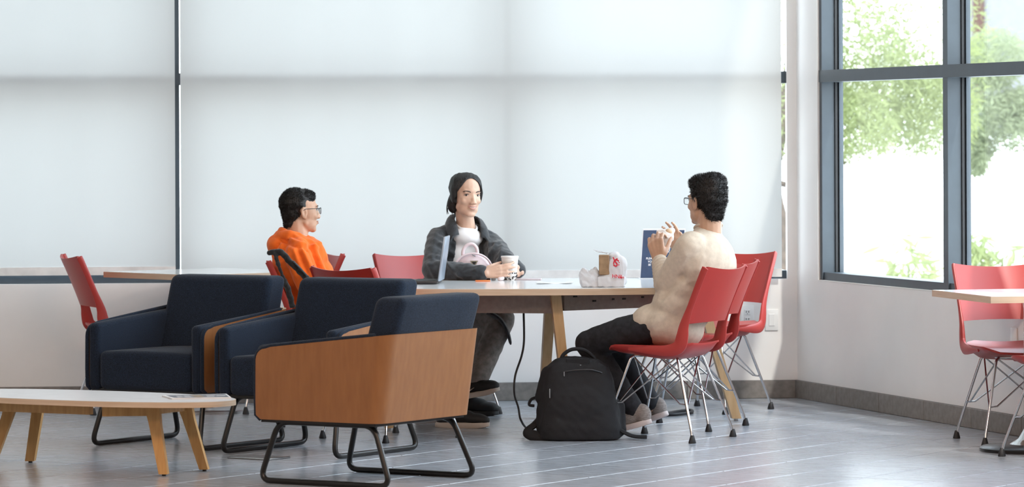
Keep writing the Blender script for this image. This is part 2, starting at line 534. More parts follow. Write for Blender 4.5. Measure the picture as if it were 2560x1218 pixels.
# ------------------------------------------------------------------ roller blinds
def blind(s0, s1, zb, label):
    c = CORNER+uB*((s0+s1)/2)
    root = empty('roller_blind', (c.x, c.y, zb))
    tag(root, label, 'blind', 'roller blinds on the back window')
    n = int(abs(s1-s0)/0.05); vs = []; fs = []; k = 24
    for j in range(k+1):
        z = zb+0.044+(4.25-zb-0.044)*j/k
        for i in range(n+1):
            s = s0+(s1-s0)*i/n
            w = 0.0022*math.sin(s*5.1+1.3)+0.0016*math.sin(s*11.7+0.4)+0.0009*math.sin(s*23.0+z*0.7)
            p = CORNER+uB*s-nB*(0.035+w)-c
            vs.append((p.x, p.y, z-zb))
    for j in range(k):
        for i in range(n):
            a = j*(n+1)+i
            fs.append((a, a+1, a+n+2, a+n+1))
    mb = MB(); mb.add(vs, fs); mb.build('fabric', M['blind'], root, 60)
    mb = MB()
    q = CORNER+uB*((s0+s1)/2)-nB*0.035-c
    mb.obox((q.x, q.y, 0.022), uB, nB, UP, abs(s1-s0), 0.010, 0.044)
    mb.build('hem_bar', M['hem'], root, 0)
    mb = MB()
    a = CORNER+uB*s0-nB*0.07-c; b = CORNER+uB*s1-nB*0.07-c
    mb.tube([(a.x, a.y, 4.27-zb), (b.x, b.y, 4.27-zb)], 0.035, 12)
    mb.build('roller', M['hem'], root)
    return root
blind(sB(1951, 400), sB(451.5, 400), 0.664, 'wide white roller blind behind the seated people')
blind(sB(438, 400), LEN_B-0.1, 0.699, 'white roller blind at left, hanging slightly higher')

# wall outlets
def outlet(p, n, u, label, kind):
    r = empty('wall_outlet', p); tag(r, label, 'outlet')
    r.rotation_euler = (0, 0, math.atan2(u.y, u.x))
    sgn = -1
    mb = MB(); mb.rbox((0.072, 0.007, 0.116), 0.003, 2)
    mb.build('cover_plate', M['white'], r, 35, (0, 0, 0))
    if kind == 'socket':
        for dz in (0.02, -0.02):
            mb = MB(); mb.rbox((0.034, 0.005, 0.028), 0.002, 1)
            s_ = mb.build('socket', M['white'], r, 35, (0, -0.005, dz))
            mb = MB(); mb.box((-0.008, -0.0035, -0.002), (-0.005, -0.002, 0.008)); mb.box((0.005, -0.0035, -0.002), (0.008, -0.002, 0.008)); mb.box((-0.002, -0.0035, -0.010), (0.002, -0.002, -0.006))
            mb.build('slot', M['gasket'], s_, 0)
    else:
        mb = MB(); mb.rbox((0.033, 0.006, 0.066), 0.002, 1); mb.build('insert', M['white'], r, 35, (0, -0.004, 0))
def on_back(x, y):
    s = sB(x, y); c = CORNER+uB*s
    return c-nB*0.004+UP*(CAM_H-ray(x, y)[1]*c.y)
def on_right(x, y):
    s = sR(x, y); c = CORNER+dR*s
    return c-nR*0.004+UP*(CAM_H-ray(x, y)[1]*c.y)
outlet(on_back(1868, 790), nB, -uB, 'white wall socket below the window between two red chairs', 'socket')
outlet(on_back(1929, 800), nB, -uB, 'white blank wall plate right of the red chair backrest', 'blank')
outlet(on_right(2537, 850), nR, -dR, 'white wall plate on the right wall under the window', 'blank')

# ------------------------------------------------------------------ outside
mb = MB(); mb.box((-40, 22.6, -0.35), (60, 90, -0.15)); mb.box((7.2, -10, -0.35), (60, 22.6, -0.15))
struct(mb.build('ground_outside', M['concrete'], smooth=0), 'sunlit pale paving outside the windows')
M['leaf'] = cloth_trans('pale_leaf', (0.26, 0.295, 0.14), 0.45, tcol=(0.31, 0.345, 0.155))
M['leaf2'] = cloth_trans('grey_green_leaf', (0.25, 0.28, 0.175), 0.45, tcol=(0.30, 0.33, 0.20))
M['bark'] = mat('bark', (0.08, 0.055, 0.04), 0.9, var=0.2, vscale=20, bump=0.5, bscale=40)
M['render'] = mat('grey_render', (0.17, 0.17, 0.185), 0.9, var=0.04)
M['rust'] = mat('brown_post', (0.07, 0.028, 0.02), 0.7)
def leaves(n, boxes, droop, lmin, lmax):
    """narrow leaf blades scattered in ellipsoids, hanging a little"""
    vs = []; fs = []
    for k in range(n):
        c, r = boxes[rng.integers(len(boxes))]
        while True:
            q = rng.uniform(-1, 1, 3)
            d = np.dot(q, q)
            if d <= 1 and d > 0.12: break
        p = np.array(c)+q*np.array(r)
        L = rng.uniform(lmin, lmax); w = L*0.075
        a = rng.uniform(0, 2*PI)
        dv = np.array([math.cos(a), math.sin(a), rng.uniform(-1.6, 0.5)*droop]); dv /= np.linalg.norm(dv)
        sd = np.cross(dv, rng.normal(size=3)); sd /= np.linalg.norm(sd)
        o = len(vs)
        vs += [p, p+dv*L*0.45+sd*w, p+dv*L, p+dv*L*0.45-sd*w]
        fs += [(o, o+1, o+2, o+3)]
    me = bpy.data.meshes.new('foliage'); me.from_pydata([tuple(v) for v in vs], [], fs); me.update()
    return me
def tree(name, base, boxes, n, label, lm, limbs, lmin=0.08, lmax=0.2, group=None):
    r = empty(name, base); tag(r, label, 'tree' if 'tree' in name else 'shrub', group)
    me = leaves(n, boxes, 1.0, lmin, lmax); me.materials.append(lm)
    link('foliage', me, r)
    if limbs:
        mb = MB()
        for pts, rs in limbs: mb.tube(spline(pts, 5), [rs[0]+(rs[1]-rs[0])*i/(5*(len(pts)-1)) for i in range(5*(len(pts)-1)+1)], 8)
        mb.build('trunk', M['bark'], r, 60)
# pale feathery tree close to the glass, its crown low
def tb(x, y, Y, w, h, d, base):
    c = P(x, y, Y); b = Vector(base)
    return ((c.x-b.x, c.y-b.y, c.z-b.z), (w, d, h))
b1 = Vector((P(1945, 500, 33).x, 33.0, -0.15))
tree('willow_tree', b1, [tb(1960, 180, 33, 0.55, 0.75, 0.7, b1), tb(2140, 120, 33.5, 0.5, 0.7, 0.8, b1), tb(2120, 310, 33, 0.42, 0.34, 0.6, b1), tb(2250, 250, 34, 0.55, 0.48, 0.9, b1), tb(2180, 200, 33.5, 0.6, 0.6, 0.8, b1), tb(2330, 280, 34, 0.40, 0.40, 0.9, b1), tb(2310, 100, 34, 0.6, 0.8, 0.9, b1), tb(2200, -250, 34, 1.6, 1.0, 1.4, b1)],
     34000, 'feathery pale green tree outside the left window panes', M['leaf'],
     [([(0,0,0), (0.02,0,0.7), (-0.05,0,1.25), (0.1,0.1,2.0), (0.3,0.3,3.6)], (0.10, 0.05)), ([(-0.05,0,1.2), (0.25,0,1.16), (0.56,0,1.36)], (0.03, 0.012))], 0.035, 0.11)
b2 = Vector((P(2396, 500, 36).x, 36.0, -0.15))
tree('ash_tree', b2, [tb(2445, 250, 36, 0.28, 0.55, 0.6, b2), tb(2490, 140, 36, 0.28, 0.28, 0.6, b2), tb(2520, 300, 36, 0.30, 0.30, 0.6, b2), tb(2440, 380, 36, 0.12, 0.22, 0.4, b2), tb(2560, 270, 36, 0.25, 0.22, 0.5, b2)],
     16000, 'light green tree outside the right window pane, before a grey building', M['leaf2'], [([(0,0,0), (0.03,0.05,1.0), (-0.1,0,2.2)], (0.05, 0.02))], 0.035, 0.11)
b3 = Vector((P(2265, 700, 30).x, 30.0, -0.15))
tree('grass_shrub', b3, [((0, 0, 0.62), (0.22, 0.3, 0.22)), ((0.12, 0, 0.55), (0.2, 0.3, 0.2))], 150, 'faint green shrub low behind the window glass', M['leaf'], [([(0, 0, 0), (0.01, 0, 0.3), (0.02, 0, 0.6)], (0.02, 0.01))], 0.10, 0.25)
b4 = Vector((P(2500, 700, 31).x, 31.0, -0.15))
tree('grass_shrub', b4, [((0, 0, 0.45), (0.4, 0.3, 0.30)), ((-0.2, 0, 0.6), (0.15, 0.3, 0.25))], 500, 'green shrub low behind the glass above the right red chair', M['leaf'], [([(0, 0, 0), (0.01, 0, 0.3), (0.02, 0, 0.6)], (0.02, 0.01))], 0.10, 0.25)
# building far behind
bl = empty('neighbour_building', (P(2620, 300, 52).x, 52, -0.15)); tag(bl, 'grey rendered building beyond the right window pane', 'building')
mb = MB(); mb.box((-0.82, 0, 1.55), (6, 4, 9)); mb.build('wall', M['render'], bl, 0)
mb = MB(); mb.box((-0.97, -0.05, 1.9), (-0.83, 0.1, 9)); mb.build('post', M['rust'], bl, 0)
# ------------------------------------------------------------------ armchairs
def make_armchair(name):
    r = empty(name, (0, 0, 0))
    W2_, Y0, Y1 = 0.345, -0.30, 0.325      # half width, back, front
    th = 0.014
    # plywood shell: U-shaped plan, leaning out at the back, sloping top
    def plan(off):
        rr = 0.06-off
        w = W2_-off; yb = Y0+off
        pts = []
        for i in range(9): pts.append((-w, Y1-(Y1-yb-rr)*i/8))
        for i in range(1, 9):
            a = PI+PI/2*i/8
            pts.append((-w+rr+rr*math.cos(a), yb+rr+rr*math.sin(a)))
        n = 8
        for i in range(1, n+1): pts.append((-w+rr+(2*w-2*rr)*i/n, yb))
        for i in range(1, 9):
            a = 1.5*PI+PI/2*i/8
            pts.append((w-rr+rr*math.cos(a), yb+rr+rr*math.sin(a)))
        for i in range(1, 9): pts.append((w, yb+rr+(Y1-yb-rr)*i/8))
        return pts
    # denser samples near the front edges for the rounded corner
    def dens(pts):
        add = [0.006, 0.015, 0.03, 0.05]
        L = [(-abs(pts[0][0]), Y1)]+[(-abs(pts[0][0]), Y1-a) for a in add]
        R_ = [(abs(pts[0][0]), Y1-a) for a in reversed(add)]+[(abs(pts[0][0]), Y1)]
        return L+pts[1:-1]+R_
    outer = dens(plan(0)); inner = dens(plan(th))
    def zlim(y):
        t = (Y1-y)/(Y1-Y0)
        top = 0.562+0.072*t; bot = 0.268-0.012*math.sin(t*PI)*0
        s = Y1-y; rc = 0.05
        if s < rc: top -= rc-math.sqrt(max(rc*rc-(rc-s)**2, 0))
        rb = 0.025
        if s < rb: bot += rb-math.sqrt(max(rb*rb-(rb-s)**2, 0))
        return bot, top
    mb = MB(); n = len(outer); K = 6; vs = []
    for k in range(K+1):
        for pts in (outer, inner):
            for (x, y) in pts:
                b, t = zlim(y)
                z = b+(t-b)*k/K
                lean = (z-0.268)/0.36
                back = min(1, max(0, (Y1-y)/(Y1-Y0)))
                vs.append((x*(1+0.0*lean), y-0.055*lean*back**1.5, z))
    fs = []
    for k in range(K):
        for i in range(n-1):
            a = k*2*n+i; fs.append((a, a+1, a+2*n+1, a+2*n))
            a += n; fs.append((a+1, a, a+2*n, a+2*n+1))
        for i in (0, n-1):
            a = k*2*n+i; fs.append((a, a+2*n, a+3*n, a+n))
    mb.add(vs, fs)
    mb2 = MB()
    for i in range(n-1):
        fs.append((i, i+1, n+i+1, n+i))
    mb = MB(); mb.add(vs, fs)
    sh = mb.build('shell', M['ply'], r, 50)
    e = MB(); top = [vs[K*2*n+i] for i in range(n)]; tin = [vs[K*2*n+n+i] for i in range(n)]
    ev = [(x, y, z+0.0008) for x, y, z in top]+[(x, y, z+0.0008) for x, y, z in tin]+[(x, y, z-0.004) for x, y, z in top]+[(x, y, z-0.004) for x, y, z in tin]
    ef = []
    for i in range(n-1): ef += [(i, i+1, n+i+1, n+i), (2*n+i, 3*n+i, 3*n+i+1, 2*n+i+1)]
    e.add(ev, ef); e.build('veneer_edge', M['plyedge'], sh, 50)
    # felt piping along the sides' top and front edges
    for sgn in (-1, 1):
        pth = []
        for s_ in [0.0+i*0.03 for i in range(0, 19)]:
            y = Y0+0.07+s_
            if y > Y1-0.05: break
            b_, t_ = zlim(y); back = (Y1-y)/(Y1-Y0); lean = (t_-0.268)/0.36
            pth.append((sgn*(W2_-0.008), y-0.055*lean*back**1.5, t_+0.003))
        for k_ in range(6):
            a_ = PI/2*(1-k_/5); pth.append((sgn*(W2_-0.008), Y1-0.05+0.052*math.cos(a_), 0.562-0.048+0.052*math.sin(a_)))
        pth += [(sgn*(W2_-0.008), Y1+0.003, 0.45), (sgn*(W2_-0.008), Y1+0.004, 0.36), (sgn*(W2_-0.008), Y1+0.002, 0.285), (sgn*(W2_-0.008), Y1-0.02, 0.268)]
        mb = MB(); mb.tube(pth, 0.0095, 8); mb.build('piping', M['fabric'], r, 60)
    # padded arms
    for sgn in (-1, 1):
        def fn(v, s=sgn):
            t = (0.335-v.y)/(0.335+0.29)
            z = v.z
            if z > 0: z = z+0.055*t
            return Vector((v.x+s*0.300, v.y-0.05*max(0, (z+0.42-0.30)/0.35)*max(0, t)**1.5+0.0, z+0.42))
        mb = MB(); mb.rbox((0.062, 0.62, 0.31), 0.022, 3, lambda v, f=fn: f(Vector((v.x, v.y+0.023, v.z))), cuts=2)
        mb.build('arm', M['fabric'], r, 50)
    # seat cushion
    mb = MB()
    def fseat(v):
        return Vector((v.x, v.y+0.055, v.z+0.357+0.008*(1-(v.x/0.27)**2)*(1 if v.z > 0 else 0)))
    mb.rbox((0.535, 0.56, 0.178), 0.028, 3, fseat, cuts=3)
    mb.build('seat', M['fabric'], r, 50)
    # back cushion
    mb = MB()
    def fback(v):
        z = v.z+0.59
        lean = (z-0.40)*0.30
        return Vector((v.x*(1.0-0.03*(z-0.4)), v.y-0.205-lean, z))
    mb.rbox((0.600, 0.150, 0.39), 0.034, 4, fback, cuts=3)
    mb.build('backrest', M['fabric'], r, 50)
    # underframe and sled base
    mb = MB(); mb.box((-0.325, -0.27, 0.255), (0.325, 0.31, 0.272)); mb.build('underframe', M['blacksteel'], r, 0)
    for sgn in (-1, 1):
        x0, x1 = sgn*0.285, sgn*0.315
        pts = [(x0, 0.25, 0.256), (x1, 0.325, 0.0125), (x1, -0.335, 0.0125), (x0, -0.235, 0.256)]
        pth = round_path(pts, 0.055, 6, closed=True)
        mb = MB(); mb.tube(pth, 0.0125, 10, closed=True)
        mb.build('sled_leg', M['blacksteel'], r, 60)
    mb = MB()
    for y in (0.2, -0.2): mb.tube([(-0.285, y, 0.256), (0.285, y, 0.256)], 0.011, 8)
    mb.build('cross_bar', M['blacksteel'], r, 60)
    return r
ac = make_armchair('lounge_armchair')
A1, B1 = A_DIR, B_DIR
f12 = -A_DIR
f3 = -B_DIR
fl, fr = G(207, 1116), G(521, 1130)
def aim(o, c, f):
    o.location = (c.x, c.y, 0); o.rotation_euler = (0, 0, face_angle(f))
GRP = 'dark armchairs around the coffee table'
aim(ac, (fl+fr)/2-Vector(f12)*0.325, f12)
tag(ac, 'dark felt armchair furthest left, seat facing the coffee table', 'armchair', GRP)
a2 = copy_tree(ac)
aim(a2, (G(745, 1110)+G(855, 1152))/2, f12)
tag(a2, 'middle dark felt armchair, partly hidden behind the wooden-backed one', 'armchair', GRP)
a3 = copy_tree(ac)
aim(a3, (G(640, 1206)+G(990, 1222)+G(850, 1180)+G(1197, 1201))/4, f3)
tag(a3, 'nearest armchair, turned away, showing its plain wooden outer shell', 'armchair', GRP)

# ------------------------------------------------------------------ red chairs
def make_chair(name):
    r = empty(name, (0, 0, 0))
    # seat: thin rim, deep belly
    nu, nv = 16, 14
    def outline(u, v):
        y = 0.235-0.435*v
        hw = 0.205+0.018*math.sin(PI*min(1, v*1.1))-0.02*max(0, v-0.6)
        rc = 0.0
        if v < 0.16: hw -= 0.055*(1-v/0.16)**2.2
        if v > 0.86: hw -= 0.05*((v-0.86)/0.14)**2.2
        return u*hw, y
    def ztop(u, v):
        z = 0.448-0.014*math.exp(-((v-0.62)/0.25)**2)*(1-u*u)+0.006*u*u
        if v < 0.16: z -= 0.022*(1-v/0.16)**2
        if v > 0.75: z += 0.012*((v-0.75)/0.25)**2
        return z
    def zbot(u, v):
        e = min(1, (1-abs(u))*3.2)*min(1, v*6.0)*min(1, (1-v)*5.0)
        return ztop(u, v)-0.010-0.046*(1-(1-e)**2)*(0.55+0.45*min(1, v*1.6))
    vs = []; fs = []
    for zf in (ztop, zbot):
        for j in range(nv+1):
            for i in range(nu+1):
                u = -1+2*i/nu; v = j/nv
                x, y = outline(u, v); vs.append((x, y, zf(u, v)))
    q = (nu+1)*(nv+1)
    for j in range(nv):
        for i in range(nu):
            a = j*(nu+1)+i
            fs.append((a, a+1, a+nu+2, a+nu+1)); fs.append((q+a+1, q+a, q+a+nu+1, q+a+nu+2))
    for i in range(nu):
        fs.append((i+1, i, q+i, q+i+1)); b = nv*(nu+1)+i; fs.append((b, b+1, q+b+1, q+b))
    for j in range(nv):
        a = j*(nu+1); fs.append((a, a+nu+1, q+a+nu+1, q+a)); b = a+nu; fs.append((b+nu+1, b, q+b, q+b+nu+1))
    mb = MB(); mb.add(vs, fs); mb.build('seat', M['red'], r, 55)
    # backrest panel, hollow towards the sitter
    def edge_y(z):
        t = (z-0.55)/0.275
        return -0.190-0.098*t-0.017*t*t
    mu, mv = 16, 8; vs = []; fs = []
    for s in (0, 1):
        for j in range(mv+1):
            for i in range(mu+1):
                u = -1+2*i/mu; v = j/mv
                ztp = 0.826-0.018*(1-u*u); zbt = 0.556+0.006*(1-u*u)
                z = zbt+(ztp-zbt)*v
                hw = 0.212+0.012*v
                if v > 0.9: hw -= 0.012*((v-0.9)/0.1)**2
                y = edge_y(z)-0.042*(1-u*u)-(0.011 if s else 0)
                vs.append((u*hw, y, z))
    q = (mu+1)*(mv+1)
    for j in range(mv):
        for i in range(mu):
            a = j*(mu+1)+i
            fs.append((a+1, a, a+mu+1, a+mu+2)); fs.append((q+a, q+a+1, q+a+mu+2, q+a+mu+1))
    for i in range(mu):
        fs.append((i, i+1, q+i+1, q+i)); b = mv*(mu+1)+i; fs.append((b+1, b, q+b, q+b+1))
    for j in range(mv):
        a = j*(mu+1); fs.append((a+mu+1, a, q+a, q+a+mu+1)); b = a+mu; fs.append((b, b+mu+1, q+b+mu+1, q+b))
    mb = MB(); mb.add(vs, fs); mb.build('backrest', M['red'], r, 55)
    # side uprights sweeping from the seat rim into the backrest edge
    for sgn in (-1, 1):
        path = spline([(sgn*0.214, 0.10, 0.438), (sgn*0.219, -0.03, 0.430), (sgn*0.216, -0.12, 0.432), (sgn*0.213, -0.165, 0.452),
                       (sgn*0.212, -0.180, 0.50), (sgn*0.212, -0.191, 0.556), (sgn*0.215, -0.232, 0.66), (sgn*0.220, -0.289, 0.79), (sgn*0.219, -0.305, 0.823)], 6)
        k = len(path)
        rs = []
        for i in range(k):
            t = i/(k-1)
            rs.append(0.012+0.019*math.sin(PI*min(1, max(0, (t-0.02)/0.70)))+0.005*t)
        rs[-1] *= 0.5
        mb = MB(); mb.tube(path, rs, 10, flat=(0.42, 1.0), up=(1, 0, 0)); mb.build('upright', M['red'], r, 55)
    # wire base
    tops = [(-0.135, 0.125), (0.135, 0.125), (0.135, -0.115), (-0.135, -0.115)]
    feet = [(-0.225, 0.235), (0.225, 0.235), (0.225, -0.235), (-0.225, -0.235)]
    def on_leg(i, z):
        t = (0.395-z)/(0.395-0.055)
        return (tops[i][0]+(feet[i][0]*0.97-tops[i][0])*t, tops[i][1]+(feet[i][1]*0.97-tops[i][1])*t, z)
    for i in range(4):
        (tx, ty), (fx, fy) = tops[i], feet[i]
        pts = round_path([(tx*0.55, ty*0.7, 0.398), (tx, ty, 0.396), on_leg(i, 0.055), (fx, fy, 0.012)], 0.02, 4)
        mb = MB(); mb.tube(pts, 0.0068, 8); lg = mb.build('leg', M['chrome'], r, 60)
        mb = MB(); mb.lathe([(0.017, 0.0), (0.018, 0.004), (0.009, 0.036), (0.0075, 0.038)], 12, (fx, fy, 0.0)); mb.build('foot_cap', M['rubber'], lg, 40)
        for j in ((i+1) % 4, (i-1) % 4):
            p = on_leg(i, 0.175); qx, qy = tops[j]
            mb = MB(); mb.tube([p, (p[0]+(qx-p[0])*0.12, p[1]+(qy-p[1])*0.12, 0.178), (qx*0.93, qy*0.93, 0.392)], 0.0042, 6)
            mb.build('brace', M['chrome'], r, 60)
    mb = MB(); mb.rbox((0.25, 0.24, 0.012), 0.004, 1, lambda v: v+Vector((0, 0.0, 0.400))); mb.build('mount_plate', M['chrome'], r, 40)
    return r
ch0 = make_chair('red_chair')
chairs = [
    ((-0.02+G(0,0,0).x*0, 0, 0), None)]
CH = [
    ('man',   Vector((0.735, 19.00, 0)), (-0.88, 0.47), 'red chair under the man in the beige shirt'),
    ('mid',   Vector((0.84, 19.72, 0)), (-0.89, 0.45), 'empty red chair tucked directly behind the beige-shirted man'),
    ('far',   Vector((1.035, 20.92, 0)), (-0.55, -0.83), 'empty red chair in front of the wall socket, facing the table'),
    ('woman', Vector((-0.385, 20.80, 0)), (0.5, -0.87), 'pink-lit red chair behind the woman in the dark jacket'),
    ('orange', Vector((-0.868, 20.00, 0)), (0.97, -0.22), 'red chair under the man in the orange hoodie'),
    ('near',  Vector((-0.585, 19.10, 0)), (0.72, 0.69), 'empty red chair showing only its top edge behind the middle armchair'),
    ('back',  Vector((-1.25, 21.06, 0)), (-0.93, -0.36), 'red chair glimpsed between the orange hoodie and the white blind'),
    ('left',  Vector((-2.02, 21.02, 0)), (0.955, 0.30), 'red chair at far left against the white wall'),
    ('right', Vector((2.36, 18.74, 0)), (0.17, -0.985), 'red chair behind the table at the right edge'),
    ('rnear', Vector((2.50, 17.80, 0)), (-0.55, 0.83), 'red chair mostly cut off at the right edge, its seat tip showing'),
]
CHO = {}
for i, (k, c, f, lab) in enumerate(CH):
    o = ch0 if i == 0 else copy_tree(ch0)
    aim(o, c, f); tag(o, lab, 'chair', 'red chairs with wire legs'); CHO[k] = o

# ------------------------------------------------------------------ main table
TT = 0.71
tcx, tcy = 0.11, 19.80
def sup(a, b, n, k=96, rot=0.0):
    out = []
    for i in range(k):
        t = 2*PI*i/k
        c, s = math.cos(t), math.sin(t)
        x = a*math.copysign(abs(c)**(2/n), c); y = b*math.copysign(abs(s)**(2/n), s)
        out.append((x*math.cos(rot)-y*math.sin(rot), x*math.sin(rot)+y*math.cos(rot)))
    return out
mt = empty('meeting_table', (tcx, tcy, 0)); tag(mt, 'large white meeting table with pale oak legs where people sit', 'table')
o1 = sup(0.965, 0.70, 2.8)
mb = MB(); mb.prism([(x*0.9975, y*0.9975) for x, y in o1], TT-0.026, TT); mb.build('tabletop', M['laminate'], mt, 40)
mb = MB(); mb.prism(o1, TT-0.032, TT-0.002); mb.build('edge_band', M['edge'], mt, 40)
qt, rt, pt, st = Vector((0.10, -0.47, 0)), Vector((0.78, 0.16, 0)), Vector((0.02, 0.44, 0)), Vector((-0.66, -0.14, 0))
def beam(a, b, z0, z1, t, name, m):
    u = (b-a).normalized(); n_ = Vector((-u.y, u.x, 0))
    mb = MB(); mb.obox((a+b)/2+UP*((z0+z1)/2), u, n_, UP, (b-a).length, t, z1-z0); return mb.build(name, m, mt, 0)
beam(Vector((-0.62, -0.29, 0)), Vector((0.115, -0.485, 0)), TT-0.128, TT-0.033, 0.03, 'apron', M['taupe'])
beam(Vector((0.13, -0.42, 0)), Vector((0.80, 0.10, 0)), TT-0.118, TT-0.032, 0.03, 'apron', M['taupe'])
beam(Vector((0.05, 0.44, 0)), Vector((0.78, 0.20, 0)), TT-0.10, TT-0.032, 0.03, 'apron', M['taupe'])
beam(Vector((-0.62, -0.2, 0)), Vector((-0.05, 0.42, 0)), TT-0.10, TT-0.032, 0.03, 'apron', M['taupe'])
def leg(top, foot, w0, w1, d, name='leg', m=M['paleoak'], z1=TT-0.032, parent=None):
    ax = Vector((foot.x-top.x, foot.y-top.y, -z1+0.012)); u = Vector((1, 0.12, 0)).normalized(); n_ = Vector((-u.y, u.x, 0))
    vs = []
    for (c, w, z) in ((top, w0, z1), (foot, w1, 0.012)):
        for (i, j) in ((-1,-1), (1,-1), (1,1), (-1,1)):
            p = c+u*(i*w/2)+n_*(j*d/2); vs.append((p.x, p.y, z))
    mb = MB(); mb.add(vs, [(0,1,2,3), (7,6,5,4), (0,4,5,1), (1,5,6,2), (2,6,7,3), (3,7,4,0)])
    lg = mb.build(name, m, parent or mt, 0)
    mb = MB(); mb.lathe([(0.011, 0), (0.011, 0.013)], 10, (foot.x, foot.y, 0)); mb.build('glide', M['steel'], lg, 40)
def loc(x, y, z=0.0): 
    g = G(x, y, z); return Vector((g.x-tcx, g.y-tcy, 0))
leg(Vector((0.095, -0.50, 0)), Vector((0.165, -0.50, 0)), 0.050, 0.040, 0.06)
leg(loc(1745, 1052), loc(1840, 1052), 0.052, 0.046, 0.06)
leg(Vector((0.085, 0.46, 0)), Vector((0.040, 0.60, 0)), 0.055, 0.042, 0.06)
leg(Vector((-0.60, -0.16, 0)), Vector((-0.72, -0.20, 0)), 0.055, 0.042, 0.06)
for px in (1417, 1480, 1545):   # small fittings on the underside beam
    pass
for k, (fx, fz, w) in enumerate([(0.22, 0.05, 0.022), (0.36, 0.075, 0.02), (0.50, 0.07, 0.012), (0.58, 0.07, 0.02), (0.72, 0.065, 0.014), (0.84, 0.07, 0.02)]):
    u = Vector((0.67, 0.52, 0)).normalized(); a = Vector((0.13, -0.42, 0))+u*(fx*0.85-0.12)
    n_ = Vector((u.y, -u.x, 0))
    mb = MB(); c = a+n_*0.017+UP*(TT-fz); mb.obox(c, u, n_, UP, w, 0.006, 0.008); mb.build('fitting', M['gasket'], mt, 0)

# ------------------------------------------------------------------ square pedestal tables
def pedestal(name, c, rz, side, h, rb, label, edge, side2=None):
    r = empty(name, (c[0], c[1], 0), 0); tag(r, label, 'table', 'square pedestal tables')
    o = sup(side/2*1.0, side/2, 30, 64)
    ca, sa = math.cos(rz), math.sin(rz)
    o = [(x*ca-y*sa, x*sa+y*ca) for x, y in [(-(side2 or side)/2, -side/2), ((side2 or side)/2, -side/2), ((side2 or side)/2, side/2), (-(side2 or side)/2, side/2)]]
    mb = MB(); mb.prism([(x*0.996, y*0.996) for x, y in o], h-0.02, h); mb.build('tabletop', M['laminate'], r, 0)
    mb = MB(); mb.prism(o, h-0.030, h-0.001); mb.build('edge_band', edge, r, 0)
    mb = MB(); mb.lathe([(0.034, 0.03), (0.034, h-0.03)], 20); mb.build('column', M['chrome'], r, 40)
    mb = MB(); mb.lathe([(0.10, 0.03), (0.06, 0.055), (0.034, 0.10)], 24); mb.build('collar', M['chrome'], r, 60)
    mb = MB(); mb.lathe([(rb, 0.0), (rb, 0.014), (rb-0.012, 0.022), (0.05, 0.032)], 48); mb.build('base', M['steel'] if rb > 0.25 else M['blacksteel'], r, 40)
    return r
pedestal('pedestal_table', (-1.60, 21.00), math.radians(42), 0.78, 0.735, 0.265, 'pale pedestal table by the blinds, behind the left armchair', M['edge'])
cA, cB_ = G(2330, 725, 0.72), G(2477, 742, 0.72)
e1 = (cB_-cA).normalized(); e2 = Vector((-e1.y, e1.x, 0))
if e2.x < 0: e2 = -e2
cc = (cA+cB_)/2+e2*0.335
pedestal('pedestal_table', (cc.x, cc.y), math.atan2(e2.y, e2.x), (cB_-cA).length, 0.72, 0.235, 'pale pedestal table cut off by the right edge of the photo', M['edge'], 0.67)

# ------------------------------------------------------------------ coffee table
ct = empty('coffee_table', (-1.86, 17.33, 0)); tag(ct, 'low oval coffee table with splayed oak legs, front left', 'table')
CT = 0.325
ux = Vector((-0.86, 0.51, 0)).normalized(); uy = Vector((-ux.y, ux.x, 0))
o1 = [(ux.x*x+uy.x*y, ux.y*x+uy.y*y) for x, y in sup(0.76, 0.30, 2.25, 96)]
mb = MB(); mb.prism([(x*0.994, y*0.994) for x, y in o1], CT-0.018, CT); mb.build('tabletop', M['greylam'], ct, 40)
mb = MB(); mb.prism(o1, CT-0.024, CT-0.0015); mb.build('edge_band', M['edge'], ct, 40)
def cloc(x, y):
    g = G(x, y); return Vector((g.x+1.86, g.y-17.33, 0))
def ctleg(foot, top, w0, w1, d):
    u = Vector((1, -0.1, 0)).normalized(); n_ = Vector((-u.y, u.x, 0)); vs = []
    for (c, w, z) in ((top, w0*1.35, CT-0.024), (top+(foot-top)*0.25, w0, (CT-0.024)*0.75), (foot, w1, 0.008)):
        for (i, j) in ((-1,-1), (1,-1), (1,1), (-1,1)):
            p = c+u*(i*w/2)+n_*(j*d/2); vs.append((p.x, p.y, z))
    mb = MB(); mb.add(vs, [(0,1,2,3), (11,10,9,8)]+[(b+i, b+4+i, b+4+(i+1)%4, b+(i+1)%4) for b in (0, 4) for i in range(4)])
    lg = mb.build('leg', M['oak'], ct, 0)
    mb = MB(); mb.lathe([(0.009, 0), (0.009, 0.009)], 10, (foot.x, foot.y, 0)); mb.build('glide', M['rubber'], lg, 40)
F1, F2, F3, F4 = cloc(410, 1190), cloc(511, 1178), cloc(76, 1157), cloc(-22, 1166)
ctleg(F1, F1+Vector((-0.05, 0.02, 0)), 0.050, 0.038, 0.045)
ctleg(F2, F2+Vector((-0.085, -0.02, 0)), 0.050, 0.038, 0.045)
ctleg(F3, F3+Vector((0.045, 0.0, 0)), 0.048, 0.040, 0.045)
ctleg(F4, F4+Vector((0.10, 0.02, 0)), 0.050, 0.038, 0.045)
def ctbeam(a, b, z0, z1, t):
    u = (b-a).normalized(); n_ = Vector((-u.y, u.x, 0))
    mb = MB(); mb.obox((a+b)/2+UP*((z0+z1)/2), u, n_, UP, (b-a).length, t, z1-z0); mb.build('apron', M['oak'], ct, 0)
ctbeam(Vector((0.110, -0.30, 0)), F1+Vector((-0.04, 0.02, 0)), CT-0.070, CT-0.024, 0.03)
ctbeam(F1+Vector((-0.04, 0.0, 0)), F2+Vector((-0.07, 0.0, 0)), CT-0.062, CT-0.024, 0.03)
